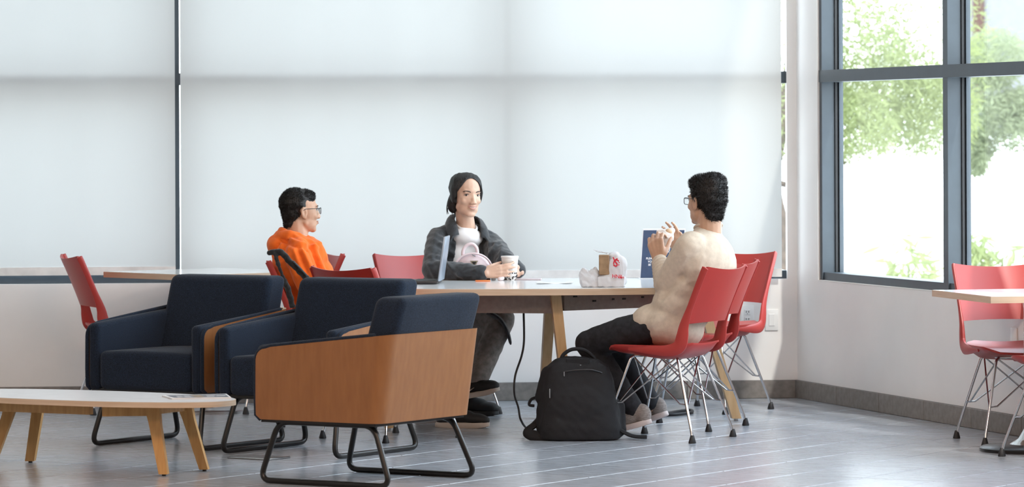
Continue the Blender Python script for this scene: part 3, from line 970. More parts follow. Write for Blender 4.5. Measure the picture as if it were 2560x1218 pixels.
ctbeam(Vector((-0.42, 0.04, 0)), Vector((0.055, -0.22, 0)), CT-0.068, CT-0.024, 0.03)
ctbeam(F3+Vector((0.05, -0.03, 0)), F4+Vector((0.1, 0.0, 0)), CT-0.062, CT-0.024, 0.03)
# magazine
mg = empty('magazine', (0, 0, 0)); 
q = [G(405, 992, CT), G(566, 988, CT), G(578, 997, CT), G(430, 999, CT)]
cm = sum(q, Vector())/4
mg.location = (cm.x, cm.y, CT)
tag(mg, 'glossy magazine lying on the coffee table', 'magazine')
M['page'] = mat('magazine_page', (0.75, 0.75, 0.76), 0.4)
M['cover'] = mat('magazine_cover', (0.03, 0.035, 0.06), 0.3, col2=(0.30, 0.32, 0.36), vscale=22)
M['cover2'] = mat('cover_picture', (0.45, 0.30, 0.14), 0.35, col2=(0.12, 0.10, 0.10), vscale=40)
mu_, mv_ = (q[1]-q[0]).normalized(), Vector((0, 1, 0))
def quad(pts, z0, z1):
    mb = MB(); mb.prism([(p.x-cm.x, p.y-cm.y) for p in pts], z0, z1); return mb
quad([q[3], q[2], q[1], q[0]], 0.0005, 0.006).build('pages', M['page'], mg, 0)
def lerp4(a, b, u, v): return q[3].lerp(q[2], u).lerp(q[0].lerp(q[1], u), v)
def patch(u0, u1, v0, v1, m, name, z=0.0065):
    quad([lerp4(0,0,u0,v0), lerp4(0,0,u1,v0), lerp4(0,0,u1,v1), lerp4(0,0,u0,v1)], 0.006, z).build(name, m, mg, 0)
patch(0.05, 0.97, 0.06, 0.90, M['cover'], 'cover')
patch(0.40, 0.56, 0.12, 0.78, M['cover2'], 'cover_picture', 0.0068)
for (u0, u1, v0, v1) in ((0.14, 0.22, 0.25, 0.35), (0.16, 0.24, 0.5, 0.62), (0.26, 0.36, 0.25, 0.35), (0.28, 0.37, 0.5, 0.62), (0.62, 0.74, 0.2, 0.3), (0.64, 0.78, 0.5, 0.6), (0.80, 0.94, 0.4, 0.5)):
    patch(u0, u1, v0, v1, M['page'], 'headline', 0.0068)
# floor box cover
fb = MB(); c = G(647, 1146)
fb.rbox((0.24, 0.16, 0.008), 0.003, 1, lambda v: v+Vector((0, 0, 0.004)))
o = fb.build('floor_box_cover', M['steel'], None, 40, (c.x, c.y, 0.0005)); o.rotation_euler = (0, 0, ang)
tag(o, 'thin steel floor box cover beneath the middle armchair', 'cover plate')
# ------------------------------------------------------------------ soft shapes: union of primitives, remeshed
def blob_mesh(mb, voxel, smooth=4, disp=None, name='blob'):
    me = bpy.data.meshes.new(name); me.from_pydata(mb.v, [], mb.f); me.update()
    bm = bmesh.new(); bm.from_mesh(me); bmesh.ops.recalc_face_normals(bm, faces=bm.faces); bm.to_mesh(me); bm.free()
    o = bpy.data.objects.new('tmp', me); COL.objects.link(o)
    m = o.modifiers.new('r', 'REMESH'); m.mode = 'VOXEL'; m.voxel_size = voxel
    if smooth:
        s = o.modifiers.new('s', 'SMOOTH'); s.factor = 0.5; s.iterations = smooth
    dg = bpy.context.evaluated_depsgraph_get()
    out = bpy.data.meshes.new_from_object(o.evaluated_get(dg))
    bpy.data.objects.remove(o); bpy.data.meshes.remove(me)
    out.name = name
    if disp:
        n = len(out.vertices); co = np.empty(n*3); out.vertices.foreach_get('co', co); co = co.reshape(-1, 3)
        nr = np.empty(n*3); out.vertices.foreach_get('normal', nr); nr = nr.reshape(-1, 3)
        co = disp(co, nr); out.vertices.foreach_set('co', co.ravel())
    out.polygons.foreach_set('use_smooth', [True]*len(out.polygons)); out.update()
    return out
def waves(seed, k, n=7, aniso=(1, 1, 1)):
    r = np.random.default_rng(seed)
    d = r.normal(size=(n, 3)); d /= np.linalg.norm(d, axis=1)[:, None]
    d *= np.array(aniso)*k*r.uniform(0.6, 1.5, (n, 1)); ph = r.uniform(0, 6.28, n)
    return d, ph
def wav(co, w):
    d, ph = w
    return np.sin(co @ d.T+ph).sum(1)/len(ph)
def ridge(co, w):
    d, ph = w
    base = co+0.02*np.sin(co[:, [1, 2, 0]]*17.0)
    return (1-np.abs(np.sin(base @ d.T+ph))).mean(1)-0.36
def blob(name, mb, m, parent, voxel=0.008, smooth=4, disp=None):
    me = blob_mesh(mb, voxel, smooth, disp, name); me.materials.append(m)
    return link(name, me, parent)
def text_mesh(body, size, name, m, parent, Mx, extrude=0.0004):
    c = bpy.data.curves.new('t', 'FONT'); c.body = body; c.size = size; c.extrude = extrude; c.align_x = 'LEFT'
    c.offset = size*0.022
    o = bpy.data.objects.new('t', c); COL.objects.link(o)
    dg = bpy.context.evaluated_depsgraph_get(); me = bpy.data.meshes.new_from_object(o.evaluated_get(dg))
    bpy.data.objects.remove(o); bpy.data.curves.remove(c)
    me.transform(Mx); me.materials.clear(); me.materials.append(m); me.name = name
    return link(name, me, parent)

# ------------------------------------------------------------------ laptop
M['alu'] = mat('grey_blue_aluminium', (0.36, 0.42, 0.50), 0.32, metal=0.55, var=0.02)
M['dark'] = mat('dark_plastic', (0.02, 0.02, 0.024), 0.4)
hin = G(1093, 711, TT); hin_c = hin+Vector((0.012, 0.135, 0))
lp = empty('laptop', (hin_c.x, hin_c.y, TT), math.radians(-93.5)); tag(lp, 'open laptop seen edge-on in front of the woman', 'laptop')
# local: +x along hinge, -y towards the user (left in the picture)
mb = MB(); mb.rbox((0.30, 0.205, 0.014), 0.004, 2, lambda v: v+Vector((0, -0.105, 0.009))); mb.build('base', M['dark'], lp)
mb = MB(); mb.rbox((0.27, 0.10, 0.002), 0.0006, 1, lambda v: v+Vector((0, -0.07, 0.0168))); mb.build('keyboard', M['gasket'], lp)
tilt = math.radians(8)
ax_u = Vector((0, math.sin(tilt), math.cos(tilt))); ax_n = Vector((0, math.cos(tilt), -math.sin(tilt)))
def lid(v): return Vector((v.x, 0, 0.014))+ax_u*(v.z+0.112)+ax_n*(v.y+0.004)
mb = MB(); mb.rbox((0.30, 0.010, 0.222), 0.004, 2, lid); mb.build('lid', M['alu'], lp)
mb = MB(); mb.rbox((0.285, 0.002, 0.20), 0.0006, 1, lambda v: lid(v+Vector((0, -0.0055, 0.002)))); mb.build('screen', M['gasket'], lp)

# ------------------------------------------------------------------ bubble tea cup
M['cup'] = mat('milky_cup', (0.82, 0.80, 0.77), 0.25, var=0.01, sss=0.0)
M['tea'] = mat('milk_tea', (0.72, 0.60, 0.48), 0.3, var=0.03)
M['pearl'] = mat('tapioca_pearl', (0.03, 0.022, 0.02), 0.25)
cc_ = G(1273, 704, TT)
cup = empty('bubble_tea_cup', (-0.014, 20.252, TT)); tag(cup, 'white bubble tea cup in the woman\'s hand', 'cup')
mb = MB(); mb.lathe([(0.031, 0.0), (0.033, 0.002), (0.043, 0.112), (0.0455, 0.114), (0.0455, 0.118), (0.0435, 0.119)], 32); mb.build('cup_body', M['cup'], cup, 40)
mb = MB(); mb.lathe([(0.0445, 0.118), (0.0445, 0.121), (0.0435, 0.1225)], 32); mb.build('film_lid', M['white'], cup, 40)
k = 0
for row, z in enumerate((0.006, 0.016, 0.026, 0.036)):
    rad = 0.0335+z*0.09
    for i in range(18):
        if rng.random() < (0.15, 0.25, 0.5, 0.78)[row]: continue
        a = 2*PI*(i+0.5*(row % 2)+rng.uniform(-0.25, 0.25))/18
        mb = MB(); mb.ell((rad*math.cos(a), rad*math.sin(a), z+rng.uniform(-0.002, 0.002)), 0.0040, nu=8, nv=6); mb.build('pearl', M['pearl'], cup, 180)

# ------------------------------------------------------------------ small things on the table
def flat(name, x, y, sx_, sy_, sz_, rz, m, label, cat, bev=0.002):
    g = G(x, y, TT); mb = MB(); mb.rbox((sx_, sy_, sz_), min(bev, sz_*0.4), 1, lambda v: v+Vector((0, 0, sz_/2)))
    o = mb.build(name, m, None, 40, (g.x, g.y, TT+0.0003)); o.rotation_euler = (0, 0, rz); return tag(o, label, cat)
M['orange_card'] = mat('orange_plastic', (0.85, 0.22, 0.05), 0.4)
M['paper'] = mat('white_paper', (0.82, 0.82, 0.82), 0.7, var=0.01)
M['pinkpaper'] = mat('pinkish_tissue', (0.78, 0.66, 0.65), 0.8, var=0.06, vscale=30)
flat('pencil_case', 1207, 704, 0.075, 0.05, 0.006, 0.05, M['orange_card'], 'flat orange case lying by the woman\'s sleeve', 'case')
cs = empty('earbud_case', G(1225, 701, TT)); tag(cs, 'small black and white gadget beneath the woman\'s wrist', 'gadget')
mb = MB(); mb.rbox((0.028, 0.03, 0.014), 0.004, 2, lambda v: v+Vector((-0.012, 0, 0.0075))); mb.build('black_half', M['dark'], cs)
mb = MB(); mb.rbox((0.026, 0.03, 0.013), 0.005, 2, lambda v: v+Vector((0.018, 0, 0.007))); mb.build('white_half', M['white'], cs)
g = G(1251, 702, TT)
mb = MB(); mb.ell((0, 0, 0.009), (0.016, 0.02, 0.010)); mb.ell((0.01, 0.005, 0.012), (0.012, 0.012, 0.009))
w_ = waves(3, 120)
o = blob('crumpled_tissue', mb, M['pinkpaper'], None, 0.003, 1, lambda c, n: c+n*(ridge(c, w_)*0.004)[:, None]); o.location = g
tag(o, 'crumpled pinkish tissue left of the cup', 'tissue')
M['devpink'] = mat('grey_pink_cover', (0.55, 0.47, 0.49), 0.45)
flat('tablet', 1322, 700, 0.13, 0.09, 0.007, -0.06, M['devpink'], 'thin tablet lying flat right of the cup', 'tablet')
pp = empty('paper_sheet', G(1387, 709, TT)); tag(pp, 'white sheet of paper lying curled on the table', 'paper')
vs = []; fs = []
for j in range(7):
    for i in range(11):
        x = -0.09+0.018*i; y = -0.05+0.1*j/6
        vs.append((x, y, 0.001+0.004*abs(x/0.09)**2+0.001*math.sin(i*0.9+j)))
for j in range(6):
    for i in range(10): a = j*11+i; fs.append((a, a+1, a+12, a+11))
mb = MB(); mb.add(vs, fs); mb.add([(x, y, z-0.0006) for x, y, z in vs], [f[::-1] for f in fs]); mb.build('sheet', M['paper'], pp, 60)

# ------------------------------------------------------------------ plastic carrier bags
M['bag'] = cloth_trans('thin_white_plastic', (0.80, 0.80, 0.82), 0.28, tcol=(0.86, 0.86, 0.88))
M['redink'] = mat('red_print', (0.72, 0.03, 0.06), 0.4)
M['kraft'] = mat('kraft_paper', (0.36, 0.24, 0.14), 0.8, var=0.12, vscale=30)
g = G(1475, 719, TT)
bg1 = empty('carrier_bag', (g.x, g.y+0.06, TT)); tag(bg1, 'small knotted white plastic bag left of the printed one', 'bag', 'white plastic bags on the table')
mb = MB(); mb.ell((0.0, 0, 0.034), (0.048, 0.05, 0.036)); mb.ell((-0.022, 0.02, 0.055), (0.030, 0.035, 0.036)); mb.ell((0.02, 0.0, 0.06), (0.028, 0.035, 0.030)); mb.ell((-0.03, 0.0, 0.035), (0.022, 0.03, 0.034)); mb.box((-0.036, -0.045, 0.001), (0.044, 0.045, 0.03))
wA, wB_ = waves(11, 75, 6), waves(12, 150, 6)
blob('bag_body', mb, M['bag'], bg1, 0.0035, 2, lambda c, n: c+n*(ridge(c, wA)*0.014+ridge(c, wB_)*0.005)[:, None])
g = G(1530, 719, TT)
bg2 = empty('carrier_bag', (g.x, g.y+0.07, TT)); tag(bg2, 'white plastic bag with red print, standing beside a smaller one', 'bag', 'white plastic bags on the table')
mb = MB()
mb.box((-0.068, -0.055, 0.001), (0.060, 0.055, 0.05)); mb.ell((0.022, 0, 0.085), (0.050, 0.05, 0.078)); mb.ell((0.0, 0, 0.03), (0.074, 0.06, 0.04))
mb.ell((0.012, 0.0, 0.15), (0.030, 0.035, 0.020)); mb.ell((0.040, 0.0, 0.10), (0.034, 0.045, 0.055)); mb.cap((-0.055, 0, 0.03), (-0.075, 0.02, 0.085), 0.018, 0.012)
wC, wD = waves(21, 60, 6, (1.4, 1, 0.35)), waves(22, 140, 6, (1.3, 1, 0.5))
blob('bag_body', mb, M['bag'], bg2, 0.0035, 2, lambda c, n: c+n*(ridge(c, wC)*0.013+ridge(c, wD)*0.005)[:, None])
mb = MB(); mb.rbox((0.050, 0.05, 0.098), 0.004, 1, lambda v: v+Vector((-0.036, -0.012, 0.107)))
mb.build('box', M['kraft'], bg2)
mb = MB()
mb.tube(spline([(-0.02, 0, 0.16), (-0.05, 0, 0.172), (-0.088, 0.0, 0.180)], 5), 0.004, 6, flat=(0.4, 1)); mb.tube(spline([(-0.01, 0, 0.165), (-0.045, 0, 0.166), (-0.078, 0.0, 0.172)], 5), 0.004, 6, flat=(0.4, 1))
mb.build('handle', M['bag'], bg2, 60)
RX = Matrix.Rotation(PI/2, 4, 'X')
def on_bag(x, z, d=-0.062, rot=0): return Matrix.Translation((x, d, z)) @ Matrix.Rotation(rot, 4, 'Y') @ RX
text_mesh('HNII', 0.024, 'printed_letters', M['redink'], bg2, on_bag(0.000, 0.047, -0.0655, 0.08))
text_mesh('nys', 0.017, 'printed_letters', M['redink'], bg2, on_bag(0.036, 0.045, -0.058, 0.06))
text_mesh('S', 0.050, 'printed_letters', M['redink'], bg2, on_bag(0.004, 0.105, -0.060, 0.35))
text_mesh('Y', 0.042, 'printed_letters', M['redink'], bg2, on_bag(-0.004, 0.118, -0.058, 0.3))
text_mesh(';', 0.03, 'printed_letters', M['redink'], bg2, on_bag(0.03, 0.108, -0.056, 0.2))

# ------------------------------------------------------------------ table sign
M['navy'] = mat('navy_print', (0.025, 0.06, 0.13), 0.3, var=0.08, vscale=30)
M['acrylic'] = mat('white_acrylic', (0.80, 0.82, 0.86), 0.15, var=0.0)
sl, sr = G(1601, 697, TT), G(1704, 697, TT)
sg = empty('table_sign', ((sl.x+sr.x)/2, sl.y, TT)); tag(sg, 'navy notice in a clear stand behind the beige-shirted man\'s hands', 'sign')
SW, SH = (sr.x-sl.x), 0.252
SHR = 0.020/0.25
def sgn_(v): return Vector((v.x+v.z*SHR*0.9-0.0, v.y+v.z*0.10, v.z))
mb = MB(); mb.rbox((SW+0.008, 0.006, SH), 0.001, 1, lambda v: sgn_(v+Vector((0, 0, SH/2+0.002)))); mb.build('holder', M['acrylic'], sg, 0)
mb = MB(); mb.rbox((SW+0.02, 0.07, 0.003), 0.001, 1, lambda v: v+Vector((0, 0.01, 0.0018))); mb.build('foot', M['acrylic'], sg, 0)
mb = MB(); mb.box((-SW/2, -0.0042, 0.004), (SW/2, -0.0034, SH-0.006)); mb.v = [tuple(sgn_(Vector(v))) for v in mb.v]; mb.build('notice', M['navy'], sg, 0)
SHX = Matrix(((1, 0, SHR*0.9, 0), (0, 1, 0.10, 0), (0, 0, 1, 0), (0, 0, 0, 1)))
def sgt(b, s, x, z): text_mesh(b, s, 'lettering', M['paper'], sg, SHX @ Matrix.Translation((x, -0.005, z)) @ RX)
sgt('PLEASE   P', 0.0140, -SW/2+0.022, 0.098)
sgt('YO', 0.0140, -SW/2+0.032, 0.082)
sgt('SE', 0.0140, -SW/2+0.035, 0.066)
for (x0, dx) in ((0.036, 0.0), (0.047, 0.003)):
    mb = MB(); mb.tube([Vector(SHX @ Vector(p)) for p in spline([(x0, -0.0055, 0.166), (x0-0.001, -0.0055, 0.148), (x0-0.004+dx*0, -0.0055, 0.138), (x0-0.014, -0.0055, 0.130)], 6)], 0.0017, 6)
    mb.build('emblem', M['paper'], sg, 60)
mb = MB(); mb.tube([Vector(SHX @ Vector(p)) for p in spline([(0.058, -0.0055, 0.158), (0.056, -0.0055, 0.142), (0.046, -0.0055, 0.128), (0.030, -0.0055, 0.122)], 6)], 0.0009, 6); mb.build('emblem', M['paper'], sg, 60)

# ------------------------------------------------------------------ pink mini backpack
M['pink'] = mat('pale_pink_leather', (0.78, 0.66, 0.70), 0.38, var=0.04, vscale=25, bump=0.1, bscale=80)
M['gold'] = mat('dull_gold', (0.46, 0.42, 0.32), 0.35, metal=0.8)
pk = empty('mini_backpack', (-0.20, 20.33, TT)); tag(pk, 'small pale pink backpack in front of the woman', 'backpack')
mb = MB(); mb.ell((0, 0, 0.055), (0.093, 0.05, 0.078)); mb.box((-0.082, -0.04, 0.002), (0.085, 0.04, 0.05))
wP = waves(31, 45, 6)
blob('body', mb, M['pink'], pk, 0.005, 4, lambda c, n: c+n*(wav(c, wP)*0.003)[:, None])
mb = MB(); mb.tube([(0.094*math.cos(a), -0.03, 0.055+0.079*math.sin(a)) for a in [PI*(-0.1+1.2*i/24) for i in range(25)]], 0.0055, 8); mb.build('piping', M['pink'], pk, 60)
mb = MB(); mb.tube(spline([(-0.052, 0, 0.115), (-0.050, 0, 0.15), (-0.030, 0, 0.176), (-0.002, 0, 0.180), (0.018, 0, 0.160), (0.022, 0, 0.132)], 6), 0.0085, 10); mb.build('top_handle', M['pink'], pk, 60)
mb = MB(); mb.prism([(-0.021, 0.0), (0.0, -0.036), (0.021, 0.0)], 0, 0.004); mb.xf(Matrix.Translation((0.005, -0.052, 0.098)) @ RX); em = mb.build('emblem', M['gold'], pk, 0)
mb = MB(); mb.prism([(-0.012, -0.005), (0.0, -0.025), (0.012, -0.005)], 0.004, 0.0046); mb.xf(Matrix.Translation((0.005, -0.052, 0.098)) @ RX); mb.build('emblem_inset', M['dark'], em, 0)
mb = MB(); mb.tube(spline([(-0.005, -0.03, 0.132), (0.0, -0.035, 0.125), (0.012, -0.04, 0.121)], 4), 0.003, 6); mb.build('zip_pull', M['steel'], pk, 60)

# ------------------------------------------------------------------ black backpack on the floor
bp_c = G(1443, 1104); BPY = bp_c.y+0.13
bp = empty('black_backpack', (bp_c.x, BPY, 0)); tag(bp, 'black backpack standing on the floor before the table', 'backpack')
mb = MB()
prof = [(0.0, 0.195, 0.13), (0.06, 0.205, 0.135), (0.14, 0.200, 0.125), (0.22, 0.180, 0.11), (0.29, 0.165, 0.095), (0.345, 0.145, 0.08), (0.38, 0.105, 0.06), (0.395, 0.05, 0.035)]
vs = []; fs = []; K = 40
for (z, a, b) in prof:
    for (x, y) in sup(a, b, 3.2, K): vs.append((x+0.012*(1-z/0.4), y, max(z, 0.004)))
for i in range(len(prof)-1):
    for j in range(K): fs.append((i*K+j, i*K+(j+1) % K, (i+1)*K+(j+1) % K, (i+1)*K+j))
fs.append(tuple(range(K-1, -1, -1))); fs.append(tuple((len(prof)-1)*K+j for j in range(K)))
mb.add(vs, fs)
mb.ell((0.0, -0.085, 0.14), (0.165, 0.05, 0.13)); mb.cap((-0.165, -0.02, 0.2), (-0.14, -0.02, 0.32), 0.035, 0.028)
mb.cap((0.20, 0.0, 0.05), (0.205, 0.0, 0.16), 0.04, 0.03)
wBP, wBQ = waves(41, 22, 6), waves(42, 60, 6)
def bpd(c, n):
    d = (wav(c, wBP)*0.007+ridge(c, wBQ)*0.006)*np.clip(c[:, 2]/0.03, 0, 1)
    c = c+n*d[:, None]; c[:, 2] = np.maximum(c[:, 2], 0.002); return c
blob('main_body', mb, M['blackfab'], bp, 0.007, 4, bpd)
mb = MB(); mb.tube(spline([(-0.075, -0.02, 0.375), (-0.060, -0.02, 0.405), (-0.02, -0.02, 0.428), (0.035, -0.02, 0.425), (0.075, -0.01, 0.395), (0.10, 0.0, 0.36)], 6), 0.013, 10, flat=(0.7, 1.2)); mb.build('carry_handle', M['blackfab'], bp, 60)
mb = MB(); mb.tube(spline([(-0.06, -0.085, 0.325), (0.0, -0.10, 0.335), (0.07, -0.095, 0.335), (0.12, -0.08, 0.32)], 6), 0.0028, 6); mb.build('zip', M['dark'], bp, 60)
mb = MB(); mb.rbox((0.11, 0.01, 0.05), 0.003, 1, lambda v: v+Vector((0.005, -0.062, 0.362))); mb.build('top_flap', M['blackfab'], bp)
mb = MB(); mb.rbox((0.034, 0.003, 0.004), 0.001, 1, lambda v: v+Vector((0.005, -0.0685, 0.355))); mb.build('logo_tag', M['steel'], bp)
for (x, z, h) in ((-0.060, 0.316, 0.022), (-0.128, 0.225, 0.045)):
    mb = MB(); mb.rbox((0.006, 0.005, h), 0.002, 1, lambda v: v+Vector((x, -0.108, z))); mb.build('zip_pull', M['steel'], bp)
mb = MB(); mb.tube(spline([(-0.17, 0.02, 0.10), (-0.20, 0.0, 0.07), (-0.235, -0.02, 0.04), (-0.20, -0.05, 0.02), (-0.13, -0.08, 0.02)], 6), 0.026, 8, flat=(0.5, 1)); mb.build('shoulder_strap', M['blackfab'], bp, 60)
mb = MB(); mb.tube(spline([(0.19, -0.03, 0.06), (0.225, -0.05, 0.035), (0.27, -0.06, 0.018), (0.33, -0.06, 0.014)], 6), 0.018, 8, flat=(0.45, 1)); mb.build('shoulder_strap', M['blackfab'], bp, 60)
mb = MB(); mb.tube(spline([(-0.19, 0.0, 0.20), (-0.215, 0.0, 0.19), (-0.225, 0.0, 0.165), (-0.20, 0.0, 0.16)], 5), 0.007, 6); mb.build('side_loop', M['blackfab'], bp, 60)

# ------------------------------------------------------------------ cords on the floor
pts = [P(1309, 778, 19.5), P(1310, 850, 19.5), P(1304, 890, 19.5), P(1288, 940, 19.5), P(1286, 985, 19.45), P(1296, 1020, 19.35), P(1302, 1050, 19.25), G(1322, 1074, 0.008), G(1370, 1082, 0.007), G(1420, 1080, 0.007)]
c0 = pts[0].copy()
mb = MB(); mb.tube([p-c0 for p in spline(pts, 8)], 0.0052, 8)
o = mb.build('hanging_cable', M['rubber'], None, 60, c0); tag(o, 'black power cord hanging from under the table to the floor', 'cord')
pts = [G(1660, 1036, 0.010), G(1690, 1030, 0.010), G(1725, 1026, 0.010), G(1728, 1031, 0.010), G(1695, 1036, 0.010), G(1655, 1037, 0.010)]
c0 = pts[0].copy(); c0.z = 0
mb = MB(); mb.tube([p-c0 for p in spline(pts, 8)], 0.009, 8)
o = mb.build('power_strip_cable', M['rubber'], None, 60, c0); tag(o, 'flat black cable looped on the floor behind the chair legs', 'cord')
# ------------------------------------------------------------------ people
M['skin'] = mat('skin', (0.52, 0.315, 0.215), 0.5, var=0.05, vscale=18, sss=0.08, spec=0.4)
M['skin_w'] = mat('fair_skin', (0.62, 0.405, 0.30), 0.48, var=0.04, vscale=18, sss=0.08, spec=0.4)
M['hair'] = mat('black_hair', (0.014, 0.012, 0.012), 0.48, var=0.4, vscale=40, spec=0.4, stretch=(1, 1, 0.12), bump=0.8, bscale=220)
M['lip'] = mat('lip', (0.56, 0.27, 0.23), 0.45)
M['lip_m'] = mat('natural_lip', (0.50, 0.28, 0.22), 0.5)
M['eyewhite'] = mat('eye_white', (0.72, 0.70, 0.68), 0.2, var=0.0)
M['iris'] = mat('dark_iris', (0.02, 0.013, 0.01), 0.15)
M['brow'] = mat('eyebrow_hair', (0.05, 0.035, 0.03), 0.8)
M['teeth'] = mat('teeth', (0.8, 0.78, 0.74), 0.25)
M['orange'] = mat('orange_fleece', (0.86, 0.155, 0.018), 0.9, var=0.05, vscale=30, bump=0.15, bscale=250, spec=0.2, sheen=0.15)
M['beige'] = mat('oatmeal_knit', (0.58, 0.49, 0.395), 0.9, var=0.04, vscale=60, bump=0.2, bscale=350, spec=0.2)
M['jacket'] = mat('dark_grey_corduroy', (0.030, 0.034, 0.040), 0.75, var=0.25, vscale=40, bump=0.3, bscale=220, spec=0.3, sheen=0.3)
M['tee'] = mat('white_tee', (0.82, 0.81, 0.82), 0.85, var=0.02)
M['jeans'] = mat('black_denim', (0.012, 0.013, 0.018), 0.85, var=0.3, vscale=40, bump=0.2, bscale=300)
M['greypants'] = mat('grey_corduroy', (0.25, 0.23, 0.215), 0.9, var=0.15, vscale=40, bump=0.3, bscale=240)
M['shoe_black'] = mat('black_mesh_shoe', (0.014, 0.014, 0.016), 0.7, bump=0.2, bscale=300)
M['sole'] = mat('pale_sole', (0.55, 0.48, 0.42), 0.7, var=0.05)
M['knit_grey'] = mat('grey_knit_shoe', (0.34, 0.30, 0.28), 0.9, col2=(0.20, 0.175, 0.165), vscale=70, stretch=(1, 1, 4), bump=0.3, bscale=250)
M['sole_grey'] = mat('grey_pink_sole', (0.58, 0.50, 0.48), 0.7, var=0.04)
M['specs'] = mat('spectacle_frame', (0.015, 0.016, 0.02), 0.3)
M['lens'] = glass_mat('spectacle_lens')
M['fleece'] = mat('black_fleece', (0.014, 0.014, 0.016), 0.95, var=0.4, vscale=80, bump=0.5, bscale=120, sheen=0.3)

class Frame:
    def __init__(s, c, f, up=(0, 0, 1)):
        s.c = Vector(c); s.f = Vector(f).normalized()
        u = Vector(up); u = (u-s.f*u.dot(s.f)).normalized()
        s.u = u; s.x = s.f.cross(u).normalized()
    def w(s, p): return s.c+s.x*p[0]+s.f*p[1]+s.u*p[2]
    def d(s, p): return s.x*p[0]+s.f*p[1]+s.u*p[2]
    def axes(s): return (s.x, s.f, s.u)
    def loc(s, co):
        R_ = np.array([list(s.x), list(s.f), list(s.u)])
        return (co-np.array(s.c)) @ R_.T
    def mat(s):
        return Matrix(((s.x.x, s.f.x, s.u.x, s.c.x), (s.x.y, s.f.y, s.u.y, s.c.y), (s.x.z, s.f.z, s.u.z, s.c.z), (0, 0, 0, 1)))

def add_head(mb, h, k=1.0, jaw=1.0):
    E = lambda c, r: mb.ell(h.w([q*k for q in c]), tuple(q*k for q in r), h.axes(), 20, 14)
    C = lambda a, b, r0, r1: mb.cap(h.w([q*k for q in a]), h.w([q*k for q in b]), r0*k, r1*k)
    E((0, -0.014, 0.035), (0.073, 0.092, 0.078))
    E((0, 0.026, -0.010), (0.064*jaw, 0.064, 0.078))
    E((0, 0.028, -0.070), (0.054*jaw, 0.055, 0.040))
    E((0, 0.064, -0.096), (0.022, 0.018, 0.016)); E((0, 0.018, -0.052), (0.060*jaw, 0.062, 0.052))
    C((-0.045*jaw, 0.010, -0.062), (-0.012, 0.066, -0.096), 0.018, 0.014); C((0.045*jaw, 0.010, -0.062), (0.012, 0.066, -0.096), 0.018, 0.014)
    C((0, 0.083, 0.006), (0, 0.097, -0.030), 0.0075, 0.0100)
    E((0, 0.098, -0.034), (0.0095, 0.009, 0.008)); E((0.012, 0.093, -0.036), (0.0075, 0.009, 0.0065)); E((-0.012, 0.093, -0.036), (0.0075, 0.009, 0.0065))
    C((-0.036, 0.070, 0.020), (0.036, 0.070, 0.020), 0.011, 0.011); E((0, 0.075, 0.024), (0.03, 0.014, 0.014))
    E((0.037, 0.058, -0.026), (0.020, 0.019, 0.019)); E((-0.037, 0.058, -0.026), (0.020, 0.019, 0.019))
    E((0, 0.076, -0.062), (0.024, 0.016, 0.016))
    for s in (-1, 1):
        E((s*0.074, -0.006, -0.012), (0.008, 0.018, 0.030)); E((s*0.080, -0.012, -0.004), (0.006, 0.016, 0.022)); E((s*0.072, 0.0, -0.034), (0.006, 0.008, 0.010))
def sculpt_head(co, h, k=1.0):
    L = h.loc(co)/k
    def g(c, sg): return np.exp(-(((L-np.array(c))/np.array(sg))**2).sum(1)/2)
    d = np.zeros_like(L)
    for s in (-1, 1):
        d[:, 1] -= 0.0065*g((s*0.032, 0.082, 0.004), (0.013, 0.02, 0.0085))
        d[:, 0] -= s*0.010*g((s*0.084, -0.006, -0.008), (0.009, 0.0075, 0.013))
    d[:, 1] -= 0.0035*g((0, 0.093, -0.0475), (0.022, 0.02, 0.004))
    d[:, 1] -= 0.003*g((0, 0.09, -0.078), (0.02, 0.02, 0.005))
    R_ = np.array([list(h.x), list(h.f), list(h.u)])
    return co+(d*k) @ R_
